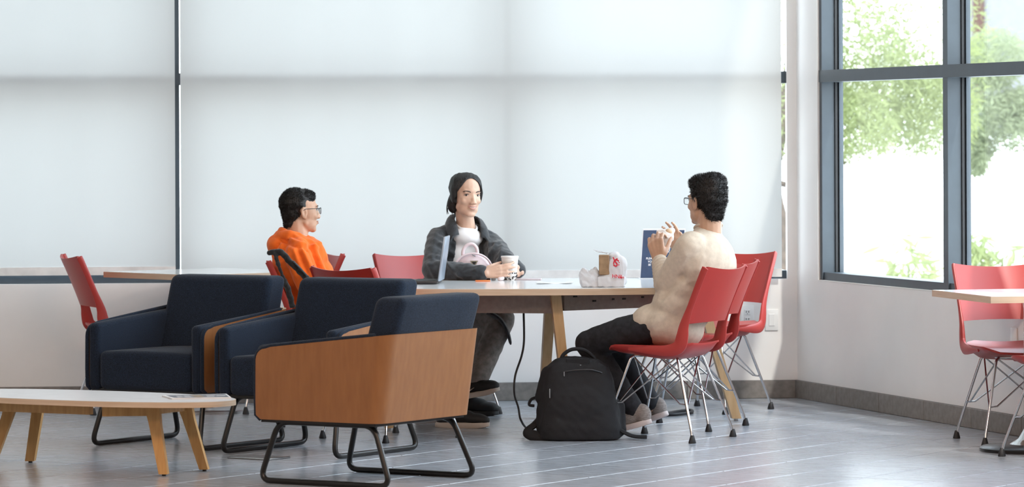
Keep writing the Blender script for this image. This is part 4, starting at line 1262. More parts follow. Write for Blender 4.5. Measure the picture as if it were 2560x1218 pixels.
def face_parts(body, h, k=1.0, smile=0.0, narrow=1.0, brow=True, lips=True, look=0.0, lipm='lip_m', lr=0.7):
    W_ = lambda p: h.w([q*k for q in p])
    for s in (-1, 1):
        mb = MB(); mb.ell(W_((s*0.032, 0.0655, 0.004)), (0.0135*k, 0.0115*k, 0.0065*narrow*k), h.axes(), 12, 8); e = mb.build('eye', M['eyewhite'], body, 180)
        mb = MB(); mb.ell(W_((s*0.032+look, 0.0718, 0.004)), (0.0066*k, 0.0064*k, 0.0060*k), h.axes(), 10, 8); mb.build('iris', M['iris'], e, 180)
        mb = MB(); mb.tube([W_(p) for p in spline([(s*0.018, 0.0755, 0.0045), (s*0.026, 0.079, 0.0098*narrow+0.001), (s*0.036, 0.0765, 0.0102*narrow+0.001), (s*0.046, 0.069, 0.0035)], 4)], 0.0014*k, 6); mb.build('eyelid_line', M['brow'], body, 60)
        if brow:
            mb = MB(); mb.tube([W_(p) for p in spline([(s*0.014, 0.0845, 0.020), (s*0.028, 0.084, 0.0245), (s*0.042, 0.077, 0.025), (s*0.052, 0.068, 0.020)], 4)], [0.0022*k]*6+[0.0018*k]*6+[0.0010*k], 6, flat=(1.2, 0.7)); mb.build('eyebrow', M['brow'], body, 60)
    if lips:
        c = smile
        up_ = spline([(-0.024-c*0.2, 0.0815, -0.0555+c*0.35), (-0.012, 0.0905, -0.0535), (0, 0.0925, -0.0545), (0.012, 0.0905, -0.0535), (0.024+c*0.2, 0.0815, -0.0555+c*0.35)], 4)
        lo_ = spline([(-0.023-c*0.2, 0.0815, -0.0570+c*0.35), (-0.012, 0.0895, -0.0625-c*0.15), (0, 0.0915, -0.0645-c*0.2), (0.012, 0.0895, -0.0625-c*0.15), (0.023+c*0.2, 0.0815, -0.0570+c*0.35)], 4)
        r_ = [0.0010*k+0.0023*k*lr*math.sin(PI*i/16) for i in range(17)]
        mb = MB(); mb.tube([W_(p) for p in up_], [q*0.85 for q in r_], 8); mb.build('upper_lip', M[lipm], body, 60)
        mb = MB(); mb.tube([W_(p) for p in lo_], r_, 8); mb.build('lower_lip', M[lipm], body, 60)
        if smile > 0.005:
            mb = MB(); mb.ell(W_((0, 0.0865, -0.0580)), (0.017*k, 0.0045*k, 0.0036*k), h.axes(), 12, 6); mb.build('teeth', M['teeth'], body, 180)
def spectacles(body, h, k=1.0):
    W_ = lambda p: h.w([q*k for q in p])
    r = MB()
    for s in (-1, 1):
        r.tube([W_(p) for p in round_path([(s*0.010, 0.098, 0.014), (s*0.056, 0.090, 0.016), (s*0.055, 0.090, -0.016), (s*0.014, 0.098, -0.017)], 0.010, 4, closed=True)], 0.0016*k, 6, closed=True)
        r.tube([W_((s*0.056, 0.090, 0.012)), W_((s*0.074, 0.070, 0.012)), W_((s*0.081, 0.0, 0.010)), W_((s*0.078, -0.022, -0.004))], 0.0016*k, 6)
    r.tube([W_((-0.010, 0.098, 0.008)), W_((0, 0.101, 0.010)), W_((0.010, 0.098, 0.008))], 0.0015*k, 6)
    g = r.build('glasses', M['specs'], body, 60)
    for s in (-1, 1):
        mb = MB(); mb.add([W_((s*0.011, 0.098, 0.012)), W_((s*0.055, 0.090, 0.014)), W_((s*0.054, 0.090, -0.015)), W_((s*0.015, 0.098, -0.016))], [(0, 1, 2, 3)]); mb.build('lens', M['lens'], g, 0)

def hand(mb, wrist, fdir, lat, curls, s=1.0, thumb=(0.5, 0.5, 0.6), spread=0.0):
    """five fingers; lat points from the little finger to the index, the palm faces fdir x lat * sign given by pn"""
    wrist = Vector(wrist); f = Vector(fdir).normalized()
    l = Vector(lat); l = (l-f*l.dot(f)).normalized()
    pn = hand.pn; pn = (pn-f*pn.dot(f)-l*pn.dot(l)).normalized()
    offs = [0.029, 0.010, -0.010, -0.028]; reach = [0.083, 0.087, 0.083, 0.074]
    lens = [(0.040, 0.024, 0.019), (0.044, 0.028, 0.020), (0.041, 0.026, 0.020), (0.032, 0.019, 0.017)]
    rad = [0.0082, 0.0084, 0.0080, 0.0070]
    for i in range(4):
        kn = wrist+f*(reach[i]*s)+l*(offs[i]*s)
        mb.cap(wrist+l*(offs[i]*0.55*s)+f*0.008, kn, 0.0155*s, 0.0115*s, 10)
        d = (f+l*(spread*(1.5-i))).normalized(); p = kn; a = 0.0
        for j in range(3):
            a += curls[i][j]
            dd = d*math.cos(a)+pn*math.sin(a)
            q = p+dd*(lens[i][j]*s)
            mb.cap(p, q, rad[i]*s*(1-0.08*j), rad[i]*s*(0.94-0.10*j), 10); p = q
    mb.ell(wrist+f*(0.048*s)+pn*(0.006*s), (0.034*s, 0.040*s, 0.015*s), (l, f, pn), 12, 8)
    b0 = wrist+f*(0.022*s)+l*(0.026*s)+pn*(0.006*s)
    d1 = (l*thumb[0]+f*thumb[1]+pn*thumb[2]).normalized()
    p1 = b0+d1*(0.042*s); d2 = (d1+f*0.45+pn*0.35).normalized(); p2 = p1+d2*(0.032*s); p3 = p2+(d2+pn*0.3).normalized()*(0.025*s)
    mb.cap(b0, p1, 0.0150*s, 0.0110*s, 10); mb.cap(p1, p2, 0.0105*s, 0.0095*s, 10); mb.cap(p2, p3, 0.0092*s, 0.0080*s, 10)

def torso(mb, hip, sh, t, wp, dp, wc, dc, ws, rs=0.062):
    """hip and shoulder centres joined by stacked ellipsoids; t = Frame for the axes"""
    hip = Vector(hip); sh = Vector(sh)
    for (f_, w_, d_, hh) in ((0.04, wp, dp, 0.11), (0.30, wp*0.95, dp*0.98, 0.13), (0.55, (wp+wc)/2*0.97, (dp+dc)/2, 0.14), (0.80, wc, dc, 0.14)):
        p = hip.lerp(sh, f_); mb.ell(p, (w_, d_, hh), t.axes(), 20, 12)
    mb.cap(sh-t.x*ws, sh+t.x*ws, rs, rs)
    mb.cap(sh-t.x*ws*0.6, sh+t.u*0.055, rs-0.004, rs-0.012); mb.cap(sh+t.x*ws*0.6, sh+t.u*0.055, rs-0.004, rs-0.012)

def hairline(c, h, z0, k, ymin=0.012, side=0.066):
    """tucks the hair cap under the skin below a curved hairline on the forehead"""
    L = h.loc(c); hl = z0-k*L[:, 0]**2
    m = np.clip((hl-L[:, 2])/0.006, 0, 1)*np.clip((L[:, 1]-ymin)/0.006, 0, 1)*np.clip((side-np.abs(L[:, 0]))/0.003+0.5, 0, 1)
    tgt = L*np.array([0.80, 0.62, 1.0])
    L2 = L+(tgt-L)*m[:, None]
    R_ = np.array([list(h.x), list(h.f), list(h.u)])
    return np.array(h.c)+L2 @ R_
def strands(me, n, length, comb, rad=0.0009, up=0.6, seed=1, fr=None):
    """adds fine tapering hairs on a hair cap"""
    r = np.random.default_rng(seed)
    nv = len(me.vertices); co = np.empty(nv*3); me.vertices.foreach_get('co', co); co = co.reshape(-1, 3)
    nr = np.empty(nv*3); me.vertices.foreach_get('normal', nr); nr = nr.reshape(-1, 3)
    faces = [tuple(p.vertices) for p in me.polygons]
    vs = [tuple(c) for c in co]
    Lc = fr.loc(co)
    out_ = np.ones(nv, bool)
    for (c0, r0) in (((0, -0.014, 0.035), (0.073, 0.092, 0.078)), ((0, 0.026, -0.010), (0.064, 0.064, 0.078))):
        out_ &= (((Lc-np.array(c0))/np.array(r0))**2).sum(1) > 1.03
    ok = np.nonzero(out_)[0]
    idx = ok[r.integers(0, len(ok), n)] if n else []
    for i in idx:
        c = co[i]; m_ = nr[i]
        d = m_*up+np.array(comb)*r.uniform(0.5, 1.2)+r.normal(size=3)*0.3; d /= np.linalg.norm(d)
        sd = np.cross(d, r.normal(size=3)); sd /= np.linalg.norm(sd)
        L = length*r.uniform(0.5, 1.2); o = len(vs)
        vs += [tuple(c-d*L*0.2-sd*rad*2), tuple(c-d*L*0.2+sd*rad*2), tuple(c+d*L)]
        faces.append((o, o+1, o+2))
    out = bpy.data.meshes.new('hair'); out.from_pydata(vs, [], faces)
    out.polygons.foreach_set('use_smooth', [True]*len(out.polygons)); out.update()
    return out

def shoe(parent, heel, toe, up, m_up, m_sole, size=1.0, name='shoe', swoosh=None):
    """heel/toe at sole level, up = shoe's own upward direction"""
    heel = Vector(heel); toe = Vector(toe); L = (toe-heel).length
    h = Frame(heel, toe-heel, up)
    mb = MB()
    mb.ell(h.w((0, L*0.16, 0.055)), (0.038, 0.045, 0.052), h.axes()); mb.ell(h.w((0, L*0.30, 0.070)), (0.037, 0.055, 0.046), h.axes())
    mb.ell(h.w((0, L*0.50, 0.054)), (0.040, 0.070, 0.038), h.axes()); mb.ell(h.w((0, L*0.74, 0.044)), (0.045, 0.070, 0.030), h.axes()); mb.ell(h.w((0, L*0.90, 0.038)), (0.037, 0.034, 0.024), h.axes())
    s_ = blob(name, mb, m_up, parent, 0.006, 3)
    out = []
    for i in range(28):
        a = 2*PI*i/28; c, s0 = math.cos(a), math.sin(a)
        y = L*0.5+L*0.515*math.copysign(abs(s0)**0.8, s0); w = (0.043+0.006*s0)*math.copysign(abs(c)**0.7, c)
        out.append((w, y))
    mb = MB(); vs = []
    for k_, z in enumerate((0.0, 0.004, 0.020, 0.026)):
        sc = (0.95, 1.0, 1.0, 0.96)[k_]
        for (x, y) in out:
            rise = 0.006*max(0, (y/L-0.8)/0.2)**2
            vs.append(h.w((x*sc, L/2+(y-L/2)*sc, z+rise)))
    K = 28; fs = [(b*K+j, b*K+(j+1) % K, (b+1)*K+(j+1) % K, (b+1)*K+j) for b in range(3) for j in range(K)]
    fs += [tuple(range(K-1, -1, -1)), tuple(3*K+j for j in range(K))]
    mb.add(vs, fs); mb.build('sole', m_sole, s_, 50)
    if swoosh:
        sg_ = swoosh
        pts = [h.w((sg_*0.040, L*0.22, 0.050)), h.w((sg_*0.0425, L*0.30, 0.036)), h.w((sg_*0.0435, L*0.40, 0.036)), h.w((sg_*0.043, L*0.56, 0.050))]
        mb = MB(); sp = spline(pts, 5); mb.tube(sp, [0.0015+0.0055*math.sin(PI*min(1, i/9.0)) if i < 5 else max(0.001, 0.007*(1-(i-5)/11.0)) for i in range(len(sp))], 6, flat=(1.0, 0.4), up=h.u); mb.build('side_mark', M['sole'], s_, 60)
    return s_

def person(name, base, body_mb, skin, label, sculpt):
    me = blob_mesh(body_mb, 0.0048, 3, sculpt, name); me.materials.append(skin)
    o = link(name, me)
    return tag(o, label, 'person')
def sleeve_rings(segs, amp, freq):
    """accordion folds along limb segments"""
    def fn(c, n):
        d = np.zeros(len(c))
        for (a, b, r) in segs:
            a = np.array(a); b = np.array(b); v = b-a; L = np.linalg.norm(v); v /= L
            t = (c-a) @ v; dist = np.linalg.norm((c-a)-t[:, None]*v, axis=1)
            w = np.clip(1.6-dist/r, 0, 1)*np.clip(t/0.03+0.6, 0, 1)*np.clip((L-t)/0.03+0.6, 0, 1)
            d += w*np.sin(t*freq+3.0*np.sin(c[:, 0]*23)+1.5*np.sin(c[:, 2]*31))
        return c+n*(d*amp)[:, None]
    return fn

def folds(c, n, Y0, lines):
    """raised or sunken creases along straight lines on the side towards the camera"""
    d = np.zeros(len(c))
    for (a, b, amp, sig) in lines:
        A = P(a[0], a[1], Y0); B = P(b[0], b[1], Y0); s_ = sig*Y0/F_PX
        p = np.stack([c[:, 0]-A.x, c[:, 2]-A.z], 1); v = np.array([B.x-A.x, B.z-A.z]); L = np.linalg.norm(v); v = v/L
        t = np.clip(p @ v, 0, L); q = np.linalg.norm(p-t[:, None]*v, axis=1)
        d += amp*np.exp(-(q/s_)**2)*np.clip(-n[:, 1]*2+0.3, 0, 1)
    return c+n*d[:, None]
# ===== man in the beige shirt (back to us, eating)
F_ = Vector((-0.84, 0.54, 0)).normalized()
hipc = Vector((0.755, 18.99, 0.535)); shc = P(1766, 612, 18.98)
tf = Frame(shc, F_, (shc-hipc))
shL, shR = shc-tf.x*0.160-tf.u*0.045, shc+tf.x*0.160-tf.u*0.045      # his left is nearest to us
elL, wrL = Vector((0.728, 18.93, 0.735)), P(1648, 650, 19.12)
elR, wrR = Vector((0.985, 19.30, 0.745)), P(1705, 632, 19.34)
hL, kL, anL = hipc-tf.x*0.085, Vector((0.365, 19.13, 0.445)), Vector((0.585, 19.10, 0.115))
hR, kR, anR = hipc+tf.x*0.085, Vector((0.47, 19.33, 0.45)), Vector((0.672, 19.36, 0.135))
hd = Frame(P(1764, 503, 18.99), (-0.64, 0.77, 0.0), (0.02, 0, 1))
b = MB()
add_head(b, hd)
b.cap(hd.w((0, -0.030, -0.05)), shc+tf.u*0.04-tf.f*0.01, 0.056, 0.062)
torso(b, hipc, shc, tf, 0.13, 0.09, 0.13, 0.085, 0.12, 0.045)
for (a, e, w_) in ((shL, elL, wrL), (shR, elR, wrR)):
    b.chain([a, e, w_], [0.050, 0.040, 0.028])
for (h_, k_, a_) in ((hL, kL, anL), (hR, kR, anR)):
    b.chain([h_, k_, a_], [0.075, 0.055, 0.040])
hand.pn = Vector((0.55, 0.80, 0.10))
hand(b, wrL, (-0.20, 0.22, 0.95), (0.9, -0.35, 0.35), [(0.75, 0.9, 0.5), (0.65, 0.9, 0.5), (0.55, 0.9, 0.5), (0.35, 0.8, 0.5)], 1.10, thumb=(0.40, 0.85, 0.7), spread=0.07)
hand.pn = Vector((-0.60, -0.75, 0.05))
hand(b, wrR, (-0.45, 0.05, 0.85), (0.75, -0.2, 0.55), [(0.45, 0.5, 0.3), (0.40, 0.5, 0.3), (0.4, 0.55, 0.3), (0.3, 0.6, 0.4)], 1.08, thumb=(0.35, 0.6, 0.8), spread=0.08)
pm = person('person', hipc, b, M['skin'], 'person in a beige shirt, back turned, eating with both hands', lambda c, n: sculpt_head(c, hd))
face_parts(pm, hd)
spectacles(pm, hd)
g_ = MB()
torso(g_, hipc-Vector((0, 0, 0.02)), shc-tf.u*0.04, tf, 0.178, 0.140, 0.172, 0.128, 0.140)
g_.ell(hipc+tf.f*0.075+Vector((0, 0, 0.0)), (0.172, 0.120, 0.105), tf.axes()); g_.ell(hipc-Vector((0, 0, 0.01)), (0.180, 0.140, 0.105), tf.axes())
g_.ell(shc-tf.u*0.10-tf.f*0.015, (0.190, 0.125, 0.170), tf.axes()); g_.ell(shc-tf.u*0.02-tf.f*0.02, (0.135, 0.090, 0.070), tf.axes())
g_.cap(shc+tf.u*0.045, shc-tf.u*0.1, 0.075, 0.12); g_.cap(shL.lerp(shc, 0.15), elL.lerp(shL, 0.2)+tf.x*0.05, 0.08, 0.07); g_.cap(shL, shc+tf.u*0.045, 0.055, 0.050); g_.cap(shR, shc+tf.u*0.045, 0.055, 0.050)
g_.chain([shL, elL], [0.070, 0.062]); g_.chain([elL, elL.lerp(wrL, 0.90)], [0.060, 0.040])
g_.chain([shR, elR], [0.070, 0.060]); g_.chain([elR, elR.lerp(wrR, 0.88)], [0.058, 0.040])
rings = sleeve_rings([(elL, wrL, 0.06), (elR, wrR, 0.06)], 0.0035, 190)
w1_, w2_ = waves(51, 26, 7, (1, 1, 1.6)), waves(52, 60, 7)
def d_shirt(c, n):
    c = rings(c, n)
    low = np.clip((0.80-c[:, 2])/0.25, 0, 1)
    c = folds(c, n, 18.9, [((1712, 640), (1690, 700), 0.006, 8), ((1755, 640), (1745, 672), 0.004, 7), ((1702, 690), (1650, 748), -0.010, 7), ((1715, 705), (1655, 762), 0.008, 8), ((1715, 725), (1640, 790), 0.006, 8), ((1700, 760), (1630, 812), 0.005, 9), ((1690, 790), (1620, 830), -0.003, 7)])
    return c+n*((ridge(c, w1_)*0.006+wav(c, w2_)*0.0010)*(0.12+0.35*low))[:, None]
blob('shirt', g_, M['beige'], pm, 0.0075, 9, d_shirt)
cl = MB(); ring = [hd.c+Vector((0, 0, 0))*0 for _ in range(1)]
nb = shc+tf.u*0.088-tf.f*0.0
cl.tube([nb+tf.x*(0.064*math.cos(a))+tf.f*(0.062*math.sin(a))+tf.u*(-0.016*math.sin(a)) for a in [2*PI*i/28 for i in range(28)]], 0.0075, 8, closed=True); cl.build('collar', M['beige'], pm, 60)
tr = MB()
tr.ell(hipc-Vector((0, 0, 0.035)), (0.155, 0.125, 0.080), tf.axes())
for (h_, k_, a_) in ((hL, kL, anL), (hR, kR, anR)):
    tr.chain([h_, h_.lerp(k_, 0.55), k_, k_.lerp(a_, 0.45), a_.lerp(k_, 0.05)], [0.080, 0.082, 0.068, 0.060, 0.052])
w3_, w4_ = waves(53, 30, 7), waves(54, 75, 7)
blob('trousers', tr, M['jeans'], pm, 0.009, 3, lambda c, n: c+n*(ridge(c, w3_)*0.010+ridge(c, w4_)*0.004)[:, None])
for (a_, toe) in ((anL, Vector((0.475, 19.13, 0.012))), (anR, Vector((0.575, 19.44, 0.012)))):
    heel = a_+Vector((0.075, -0.03, -0.050)); heel.z = max(heel.z, 0.066)
    shoe(pm, heel, toe, Vector((-0.15, 0, 1)), M['knit_grey'], M['sole_grey'])
hr = MB()
E = lambda c, r: hr.ell(hd.w(c), r, hd.axes(), 20, 14)
E((0, -0.022, 0.045), (0.081, 0.096, 0.080)); E((0, -0.03, 0.01), (0.079, 0.086, 0.06)); E((0, 0.015, 0.082), (0.068, 0.068, 0.046)); E((0, -0.050, 0.090), (0.068, 0.060, 0.045)); E((0, -0.055, -0.010), (0.066, 0.050, 0.075)); E((0, -0.060, -0.058), (0.052, 0.036, 0.046)); E((0.0, 0.055, 0.088), (0.05, 0.03, 0.024))
wh = waves(55, 130, 8)
me = blob_mesh(hr, 0.005, 2, lambda c, n: c+n*(wav(c, wh)*0.004)[:, None], 'hair'); me = strands(me, 9000, 0.011, (0, 0, 0.25), rad=0.0007, up=0.8, seed=5, fr=hd); me.materials.append(M['hair']); link('hair', me, pm)
# wrapped food held in the hands
bc = P(1664, 591, 19.24)
M['wrap'] = mat('white_wrapper', (0.80, 0.77, 0.75), 0.6, var=0.05, vscale=40)
M['bun'] = mat('bread_bun', (0.66, 0.46, 0.30), 0.7, var=0.1)
bu = empty('wrapped_sandwich', bc); tag(bu, 'white-wrapped sandwich held up in both hands', 'sandwich')
mb = MB(); mb.ell((0, 0, -0.005), (0.040, 0.038, 0.034)); mb.cap((-0.03, 0, 0.02), (0.03, 0.0, 0.026), 0.014, 0.016); mb.ell((0.0, 0.0, -0.03), (0.026, 0.03, 0.024))
ww = waves(56, 110, 6)
blob('wrapper', mb, M['wrap'], bu, 0.004, 1, lambda c, n: c+n*(ridge(c, ww)*0.012)[:, None])
mb = MB(); mb.ell((0.014, 0.0, 0.022), (0.022, 0.024, 0.016)); mb.build('bun', M['bun'], bu, 180)

# ===== woman in the dark jacket
hipw = Vector((-0.335, 20.76, 0.53)); shw = P(1163, 583, 20.62)
twf = Frame(shw, (0.30, -0.95, 0), shw-hipw)
swR, swL = shw+twf.x*0.142-twf.u*0.040, shw-twf.x*0.142-twf.u*0.040   # right side appears left in the picture
elwR, wrwR = P(1083, 678, 20.36), P(1213, 683, 20.18)
elwL, wrwL = P(1262, 652, 20.44), P(1300, 680, 20.30)
hw = Frame(P(1166, 489, 20.55), (0.42, -0.905, -0.03), (0.05, 0, 1))
knA, anA = Vector((-0.055, 20.38, 0.505)), P(1186, 962, 20.24)      # crossed leg
knB, anB = Vector((-0.100, 20.42, 0.470)), Vector((-0.245, 20.63, 0.105))
hA, hB = hipw-twf.x*0.075, hipw+twf.x*0.075
b = MB()
add_head(b, hw, 0.985, 0.97)
b.cap(hw.w((0, -0.030, -0.05)), shw+twf.u*0.03, 0.043, 0.050)
torso(b, hipw, shw-twf.u*0.035, twf, 0.12, 0.08, 0.11, 0.07, 0.08, 0.036)
for (a, e, w_) in ((swR, elwR, wrwR), (swL, elwL, wrwL)): b.chain([a, e, w_], [0.042, 0.034, 0.024])
b.chain([hB, knA, anA], [0.07, 0.05, 0.034]); b.chain([hA, knB, anB], [0.07, 0.05, 0.034])
cupc = Vector(cup.location)+Vector((0, 0, 0.06))
hand.pn = Vector((0, 1, 0))
hand(b, wrwR, (0.97, -0.02, 0.12), (-0.10, 0, 1), [(0.05, 0.40, 0.45), (0.05, 0.40, 0.45), (0.05, 0.40, 0.45), (0.08, 0.40, 0.45)], 0.92, thumb=(0.30, 0.8, 0.75), spread=0.05)
hand.pn = Vector((-0.2, -1, 0))
hand(b, wrwL, (-0.6, -0.55, 0.0), (0, 0.1, 1), [(0.3, 0.5, 0.4)]*4, 0.86, thumb=(0.4, 0.8, 0.4))
pw = person('person', hipw, b, M['skin_w'], 'smiling person in a dark jacket and white tee holding the cup', lambda c, n: sculpt_head(c, hw, 0.985))
face_parts(pw, hw, 0.985, smile=0.012, narrow=0.78, look=0.002, lipm='lip', lr=1.0)
g_ = MB()
torso(g_, hipw, shw-twf.u*0.030, twf, 0.145, 0.105, 0.122, 0.094, 0.075, 0.044)
g_.ell(shw-twf.u*0.022+twf.f*0.014, (0.095, 0.082, 0.056), twf.axes())
blob('tee_shirt', g_, M['tee'], pw, 0.009, 4, lambda c, n: c+n*(ridge(c, waves(61, 30))*0.006)[:, None])
cl = MB(); nb = shw+twf.u*0.036+twf.f*0.012
cl.tube([nb+twf.x*(0.053*math.cos(a))+twf.f*(0.053*math.sin(a))+twf.u*(-0.024*math.sin(a)) for a in [2*PI*i/28 for i in range(28)]], 0.007, 8, closed=True); cl.build('neckband', M['tee'], pw, 60)
# open jacket: shell cut open along the front
j_ = MB()
torso(j_, hipw-Vector((0, 0, 0.0)), shw-twf.u*0.030, twf, 0.185, 0.130, 0.158, 0.112, 0.112, 0.056)
j_.ell(hipw-twf.f*0.02, (0.20, 0.15, 0.12), twf.axes())
for s in (-1, 1): j_.cap(shw+twf.x*(s*0.142)-twf.u*0.040, shw+twf.x*(s*0.058)+twf.u*0.022-twf.f*0.01, 0.056, 0.034)
j_.chain([swR, swR.lerp(elwR, 0.5), elwR], [0.058, 0.062, 0.058]); j_.chain([elwR, elwR.lerp(wrwR, 0.55), elwR.lerp(wrwR, 0.93)], [0.056, 0.050, 0.042])
j_.chain([swL, swL.lerp(elwL, 0.5), elwL], [0.058, 0.060, 0.055]); j_.chain([elwL, elwL.lerp(wrwL, 0.9)], [0.055, 0.040])
wj1, wj2 = waves(62, 30, 7, (1.3, 1, 1)), waves(63, 70, 7)
rj = sleeve_rings([(elwR, wrwR, 0.06), (swR, elwR, 0.07), (swL, elwL, 0.07)], 0.0016, 83)
def d_j(c, n):
    c = rj(c, n)
    c = folds(c, n, 20.5, [((1100, 610), (1140, 640), 0.008, 5), ((1095, 640), (1135, 668), 0.008, 5), ((1105, 595), (1138, 612), 0.006, 4), ((1075, 660), (1090, 690), 0.008, 6), ((1120, 660), (1160, 690), 0.008, 5), ((1150, 680), (1190, 672), 0.008, 5), ((1150, 692), (1200, 685), -0.006, 5), ((1222, 600), (1232, 680), 0.008, 4), ((1240, 610), (1222, 650), 0.007, 4), ((1255, 615), (1250, 650), 0.008, 5), ((1245, 650), (1235, 685), 0.008, 5), ((1090, 580), (1082, 640), 0.006, 6)])
    c = c+n*(ridge(c, wj1)*0.010+ridge(c, wj2)*0.005)[:, None]
    L = twf.loc(c)                                   # fold the front panels back to leave an opening
    arm = np.minimum(np.linalg.norm(c-np.array(elwR), axis=1), np.linalg.norm(c-np.array(wrwR), axis=1))
    t = np.clip((0.04-L[:, 2])/0.45, 0, 1)
    half = 0.058+0.030*t
    inside = (L[:, 1] > 0.01) & (np.abs(L[:, 0]+0.005) < half) & (L[:, 2] > -0.50) & (c[:, 2] > 0.60)
    seg = np.array(wrwR)-np.array(elwR); sl_ = np.linalg.norm(seg); sv = seg/sl_
    tt_ = np.clip((c-np.array(elwR)) @ sv, 0, sl_); da = np.linalg.norm(c-np.array(elwR)-tt_[:, None]*sv, axis=1)
    inside &= da > 0.085
    push = np.where(inside, np.clip((half-np.abs(L[:, 0]+0.005))/0.010, 0, 1), 0)
    c = c-np.array(twf.f)*(push*0.075)[:, None]
    return c
blob('jacket', j_, M['jacket'], pw, 0.006, 3, d_j)
# jacket collar, two flaps
for s in (-1, 1):
    c_ = MB(); vs = []; fs = []
    inn = spline([(s*0.030, -0.062, 0.088), (s*0.060, -0.035, 0.086), (s*0.066, 0.010, 0.066), (s*0.062, 0.055, 0.030), (s*0.058, 0.088, -0.012)], 4)
    out = spline([(s*0.035, -0.092, 0.048), (s*0.085, -0.055, 0.046), (s*0.108, -0.005, 0.026), (s*0.112, 0.050, -0.008), (s*0.100, 0.098, -0.052)], 4)
    n_ = len(inn)
    for off in (0.0, 0.007):
        for i in range(n_):
            for t in (0.0, 0.35, 0.7, 1.0):
                p = inn[i].lerp(out[i], t); bulge = 0.012*math.sin(PI*t)
                vs.append(twf.w((p.x+s*(off+bulge)*0.6, p.y+(off+bulge)*0.3, p.z+(off+bulge)*0.8)))
    for o_ in (0, n_*4):
        for i in range(n_-1):
            for t in range(3):
                a_ = o_+i*4+t; fs.append((a_, a_+1, a_+5, a_+4))
    for i in range(n_-1):
        for t in (0, 3): fs.append((i*4+t, i*4+4+t, n_*4+i*4+4+t, n_*4+i*4+t))
    for i in (0, n_-1):
        for t in range(3): fs.append((i*4+t, i*4+t+1, n_*4+i*4+t+1, n_*4+i*4+t))
    c_.add(vs, fs); c_.build('collar_flap', M['jacket'], pw, 60)
# jacket tail hanging beside the thigh
jt = MB(); jt.tube(spline([P(1220, 782, 20.33), P(1250, 800, 20.32), P(1268, 828, 20.31), P(1277, 862, 20.31)], 5), [0.05, 0.05, 0.05, 0.048, 0.046, 0.044, 0.042, 0.04, 0.038, 0.036, 0.034, 0.032, 0.030, 0.028, 0.024, 0.012], 10, flat=(0.30, 1.0), up=(1, 0, 0.3))
jt.build('jacket_tail', M['jacket'], pw, 60)
tr = MB()
tr.ell(hipw-Vector((0, 0, 0.01)), (0.155, 0.13, 0.10), twf.axes())
for (h_, k_, a_) in ((hB, knA, anA), (hA, knB, anB)):
    tr.chain([h_, h_.lerp(k_, 0.5), k_, k_.lerp(a_, 0.5), a_.lerp(k_, 0.10)], [0.095, 0.085, 0.068, 0.062, 0.062])
wt = waves(64, 32, 7)
blob('trousers', tr, M['greypants'], pw, 0.009, 3, lambda c, n: c+n*(ridge(c, wt)*0.010)[:, None])
d_ = Vector((0.85, -0.45, 0)).normalized()
heelA = anA-d_*0.105+Vector((0, 0, -0.082)); shoe(pw, heelA, heelA+d_*0.245+Vector((0, 0, 0.045)), Vector((-0.2, 0, 1)), M['shoe_black'], M['sole'], swoosh=1)
heelB = Vector((anB.x-0.05, anB.y+0.02, 0.0)); shoe(pw, heelB, heelB+Vector((0.215, -0.10, 0.0)), UP, M['shoe_black'], M['shoe_black'])
hr = MB()
E = lambda c, r: hr.ell(hw.w(c), r, hw.axes(), 20, 14)
E((0, -0.014, 0.036), (0.086, 0.092, 0.084)); E((0.027, -0.019, 0.053), (0.056, 0.076, 0.063)); E((-0.027, -0.019, 0.053), (0.056, 0.076, 0.063)); E((0, -0.055, -0.03), (0.058, 0.055, 0.07)); E((0, -0.085, -0.06), (0.035, 0.035, 0.05))
E((0.066, -0.002, 0.012), (0.022, 0.036, 0.058)); E((-0.066, -0.002, 0.012), (0.022, 0.036, 0.058)); E((-0.050, -0.05, -0.045), (0.03, 0.03, 0.05)); E((0.050, -0.05, -0.045), (0.03, 0.03, 0.05))
wh = waves(65, 160, 5, (1, 0.3, 0.3))
me = blob_mesh(hr, 0.005, 2, lambda c, n: hairline(c+n*(ridge(c, wh)*0.006)[:, None], hw, 0.092, 14.0, side=0.074), 'hair'); me = strands(me, 0, 0.018, (0, 0.05, -0.9), rad=0.0006, up=0.03, seed=6, fr=hw); me.materials.append(M['hair']); link('hair', me, pw)
for k, pts in enumerate([[(1131, 478), (1121, 500), (1117, 520), (1118, 536)], [(1130, 482), (1124, 506), (1119, 524), (1121, 535)], [(1134, 490), (1129, 510), (1129, 528), (1132, 540)], [(1201, 470), (1204, 490), (1203, 502)]]):
    mb = MB(); sp = spline([P(x, y, 20.58) for x, y in pts], 5); mb.tube(sp, [0.0045*(1-0.75*i/len(sp)) for i in range(len(sp))], 6); mb.build('hair_lock', M['hair'], pw, 60)

# ===== man in the orange hoodie
hipo = Vector((-0.955, 20.04, 0.53)); sho = P(744, 622, 20.03)
of = Vector((0.93, 0.36, 0)).normalized()
tof = Frame(sho, (0.975, 0.06, 0), sho-hipo)
soR, soL = sho+tof.x*0.155-tof.u*0.03, sho-tof.x*0.155-tof.u*0.03     # his right is nearest to us
eoR, woR = P(775, 715, 19.84), P(905, 735, 19.72)
eoL, woL = P(800, 700, 20.20), P(900, 725, 20.10)
ho = Frame(P(752, 527, 20.03), (0.93, 0.36, 0.0), (0.0, 0, 1))
knR, anR_ = Vector((-0.565, 19.98, 0.485)), Vector((-0.325, 19.77, 0.095))
knL, anL_ = Vector((-0.560, 20.22, 0.485)), Vector((-0.44, 20.25, 0.095))
hRo, hLo = hipo+tof.x*0.085, hipo-tof.x*0.085
b = MB()
add_head(b, ho, 0.98, 1.03)
b.cap(ho.w((0, -0.030, -0.05)), sho+tof.u*0.03, 0.056, 0.060)
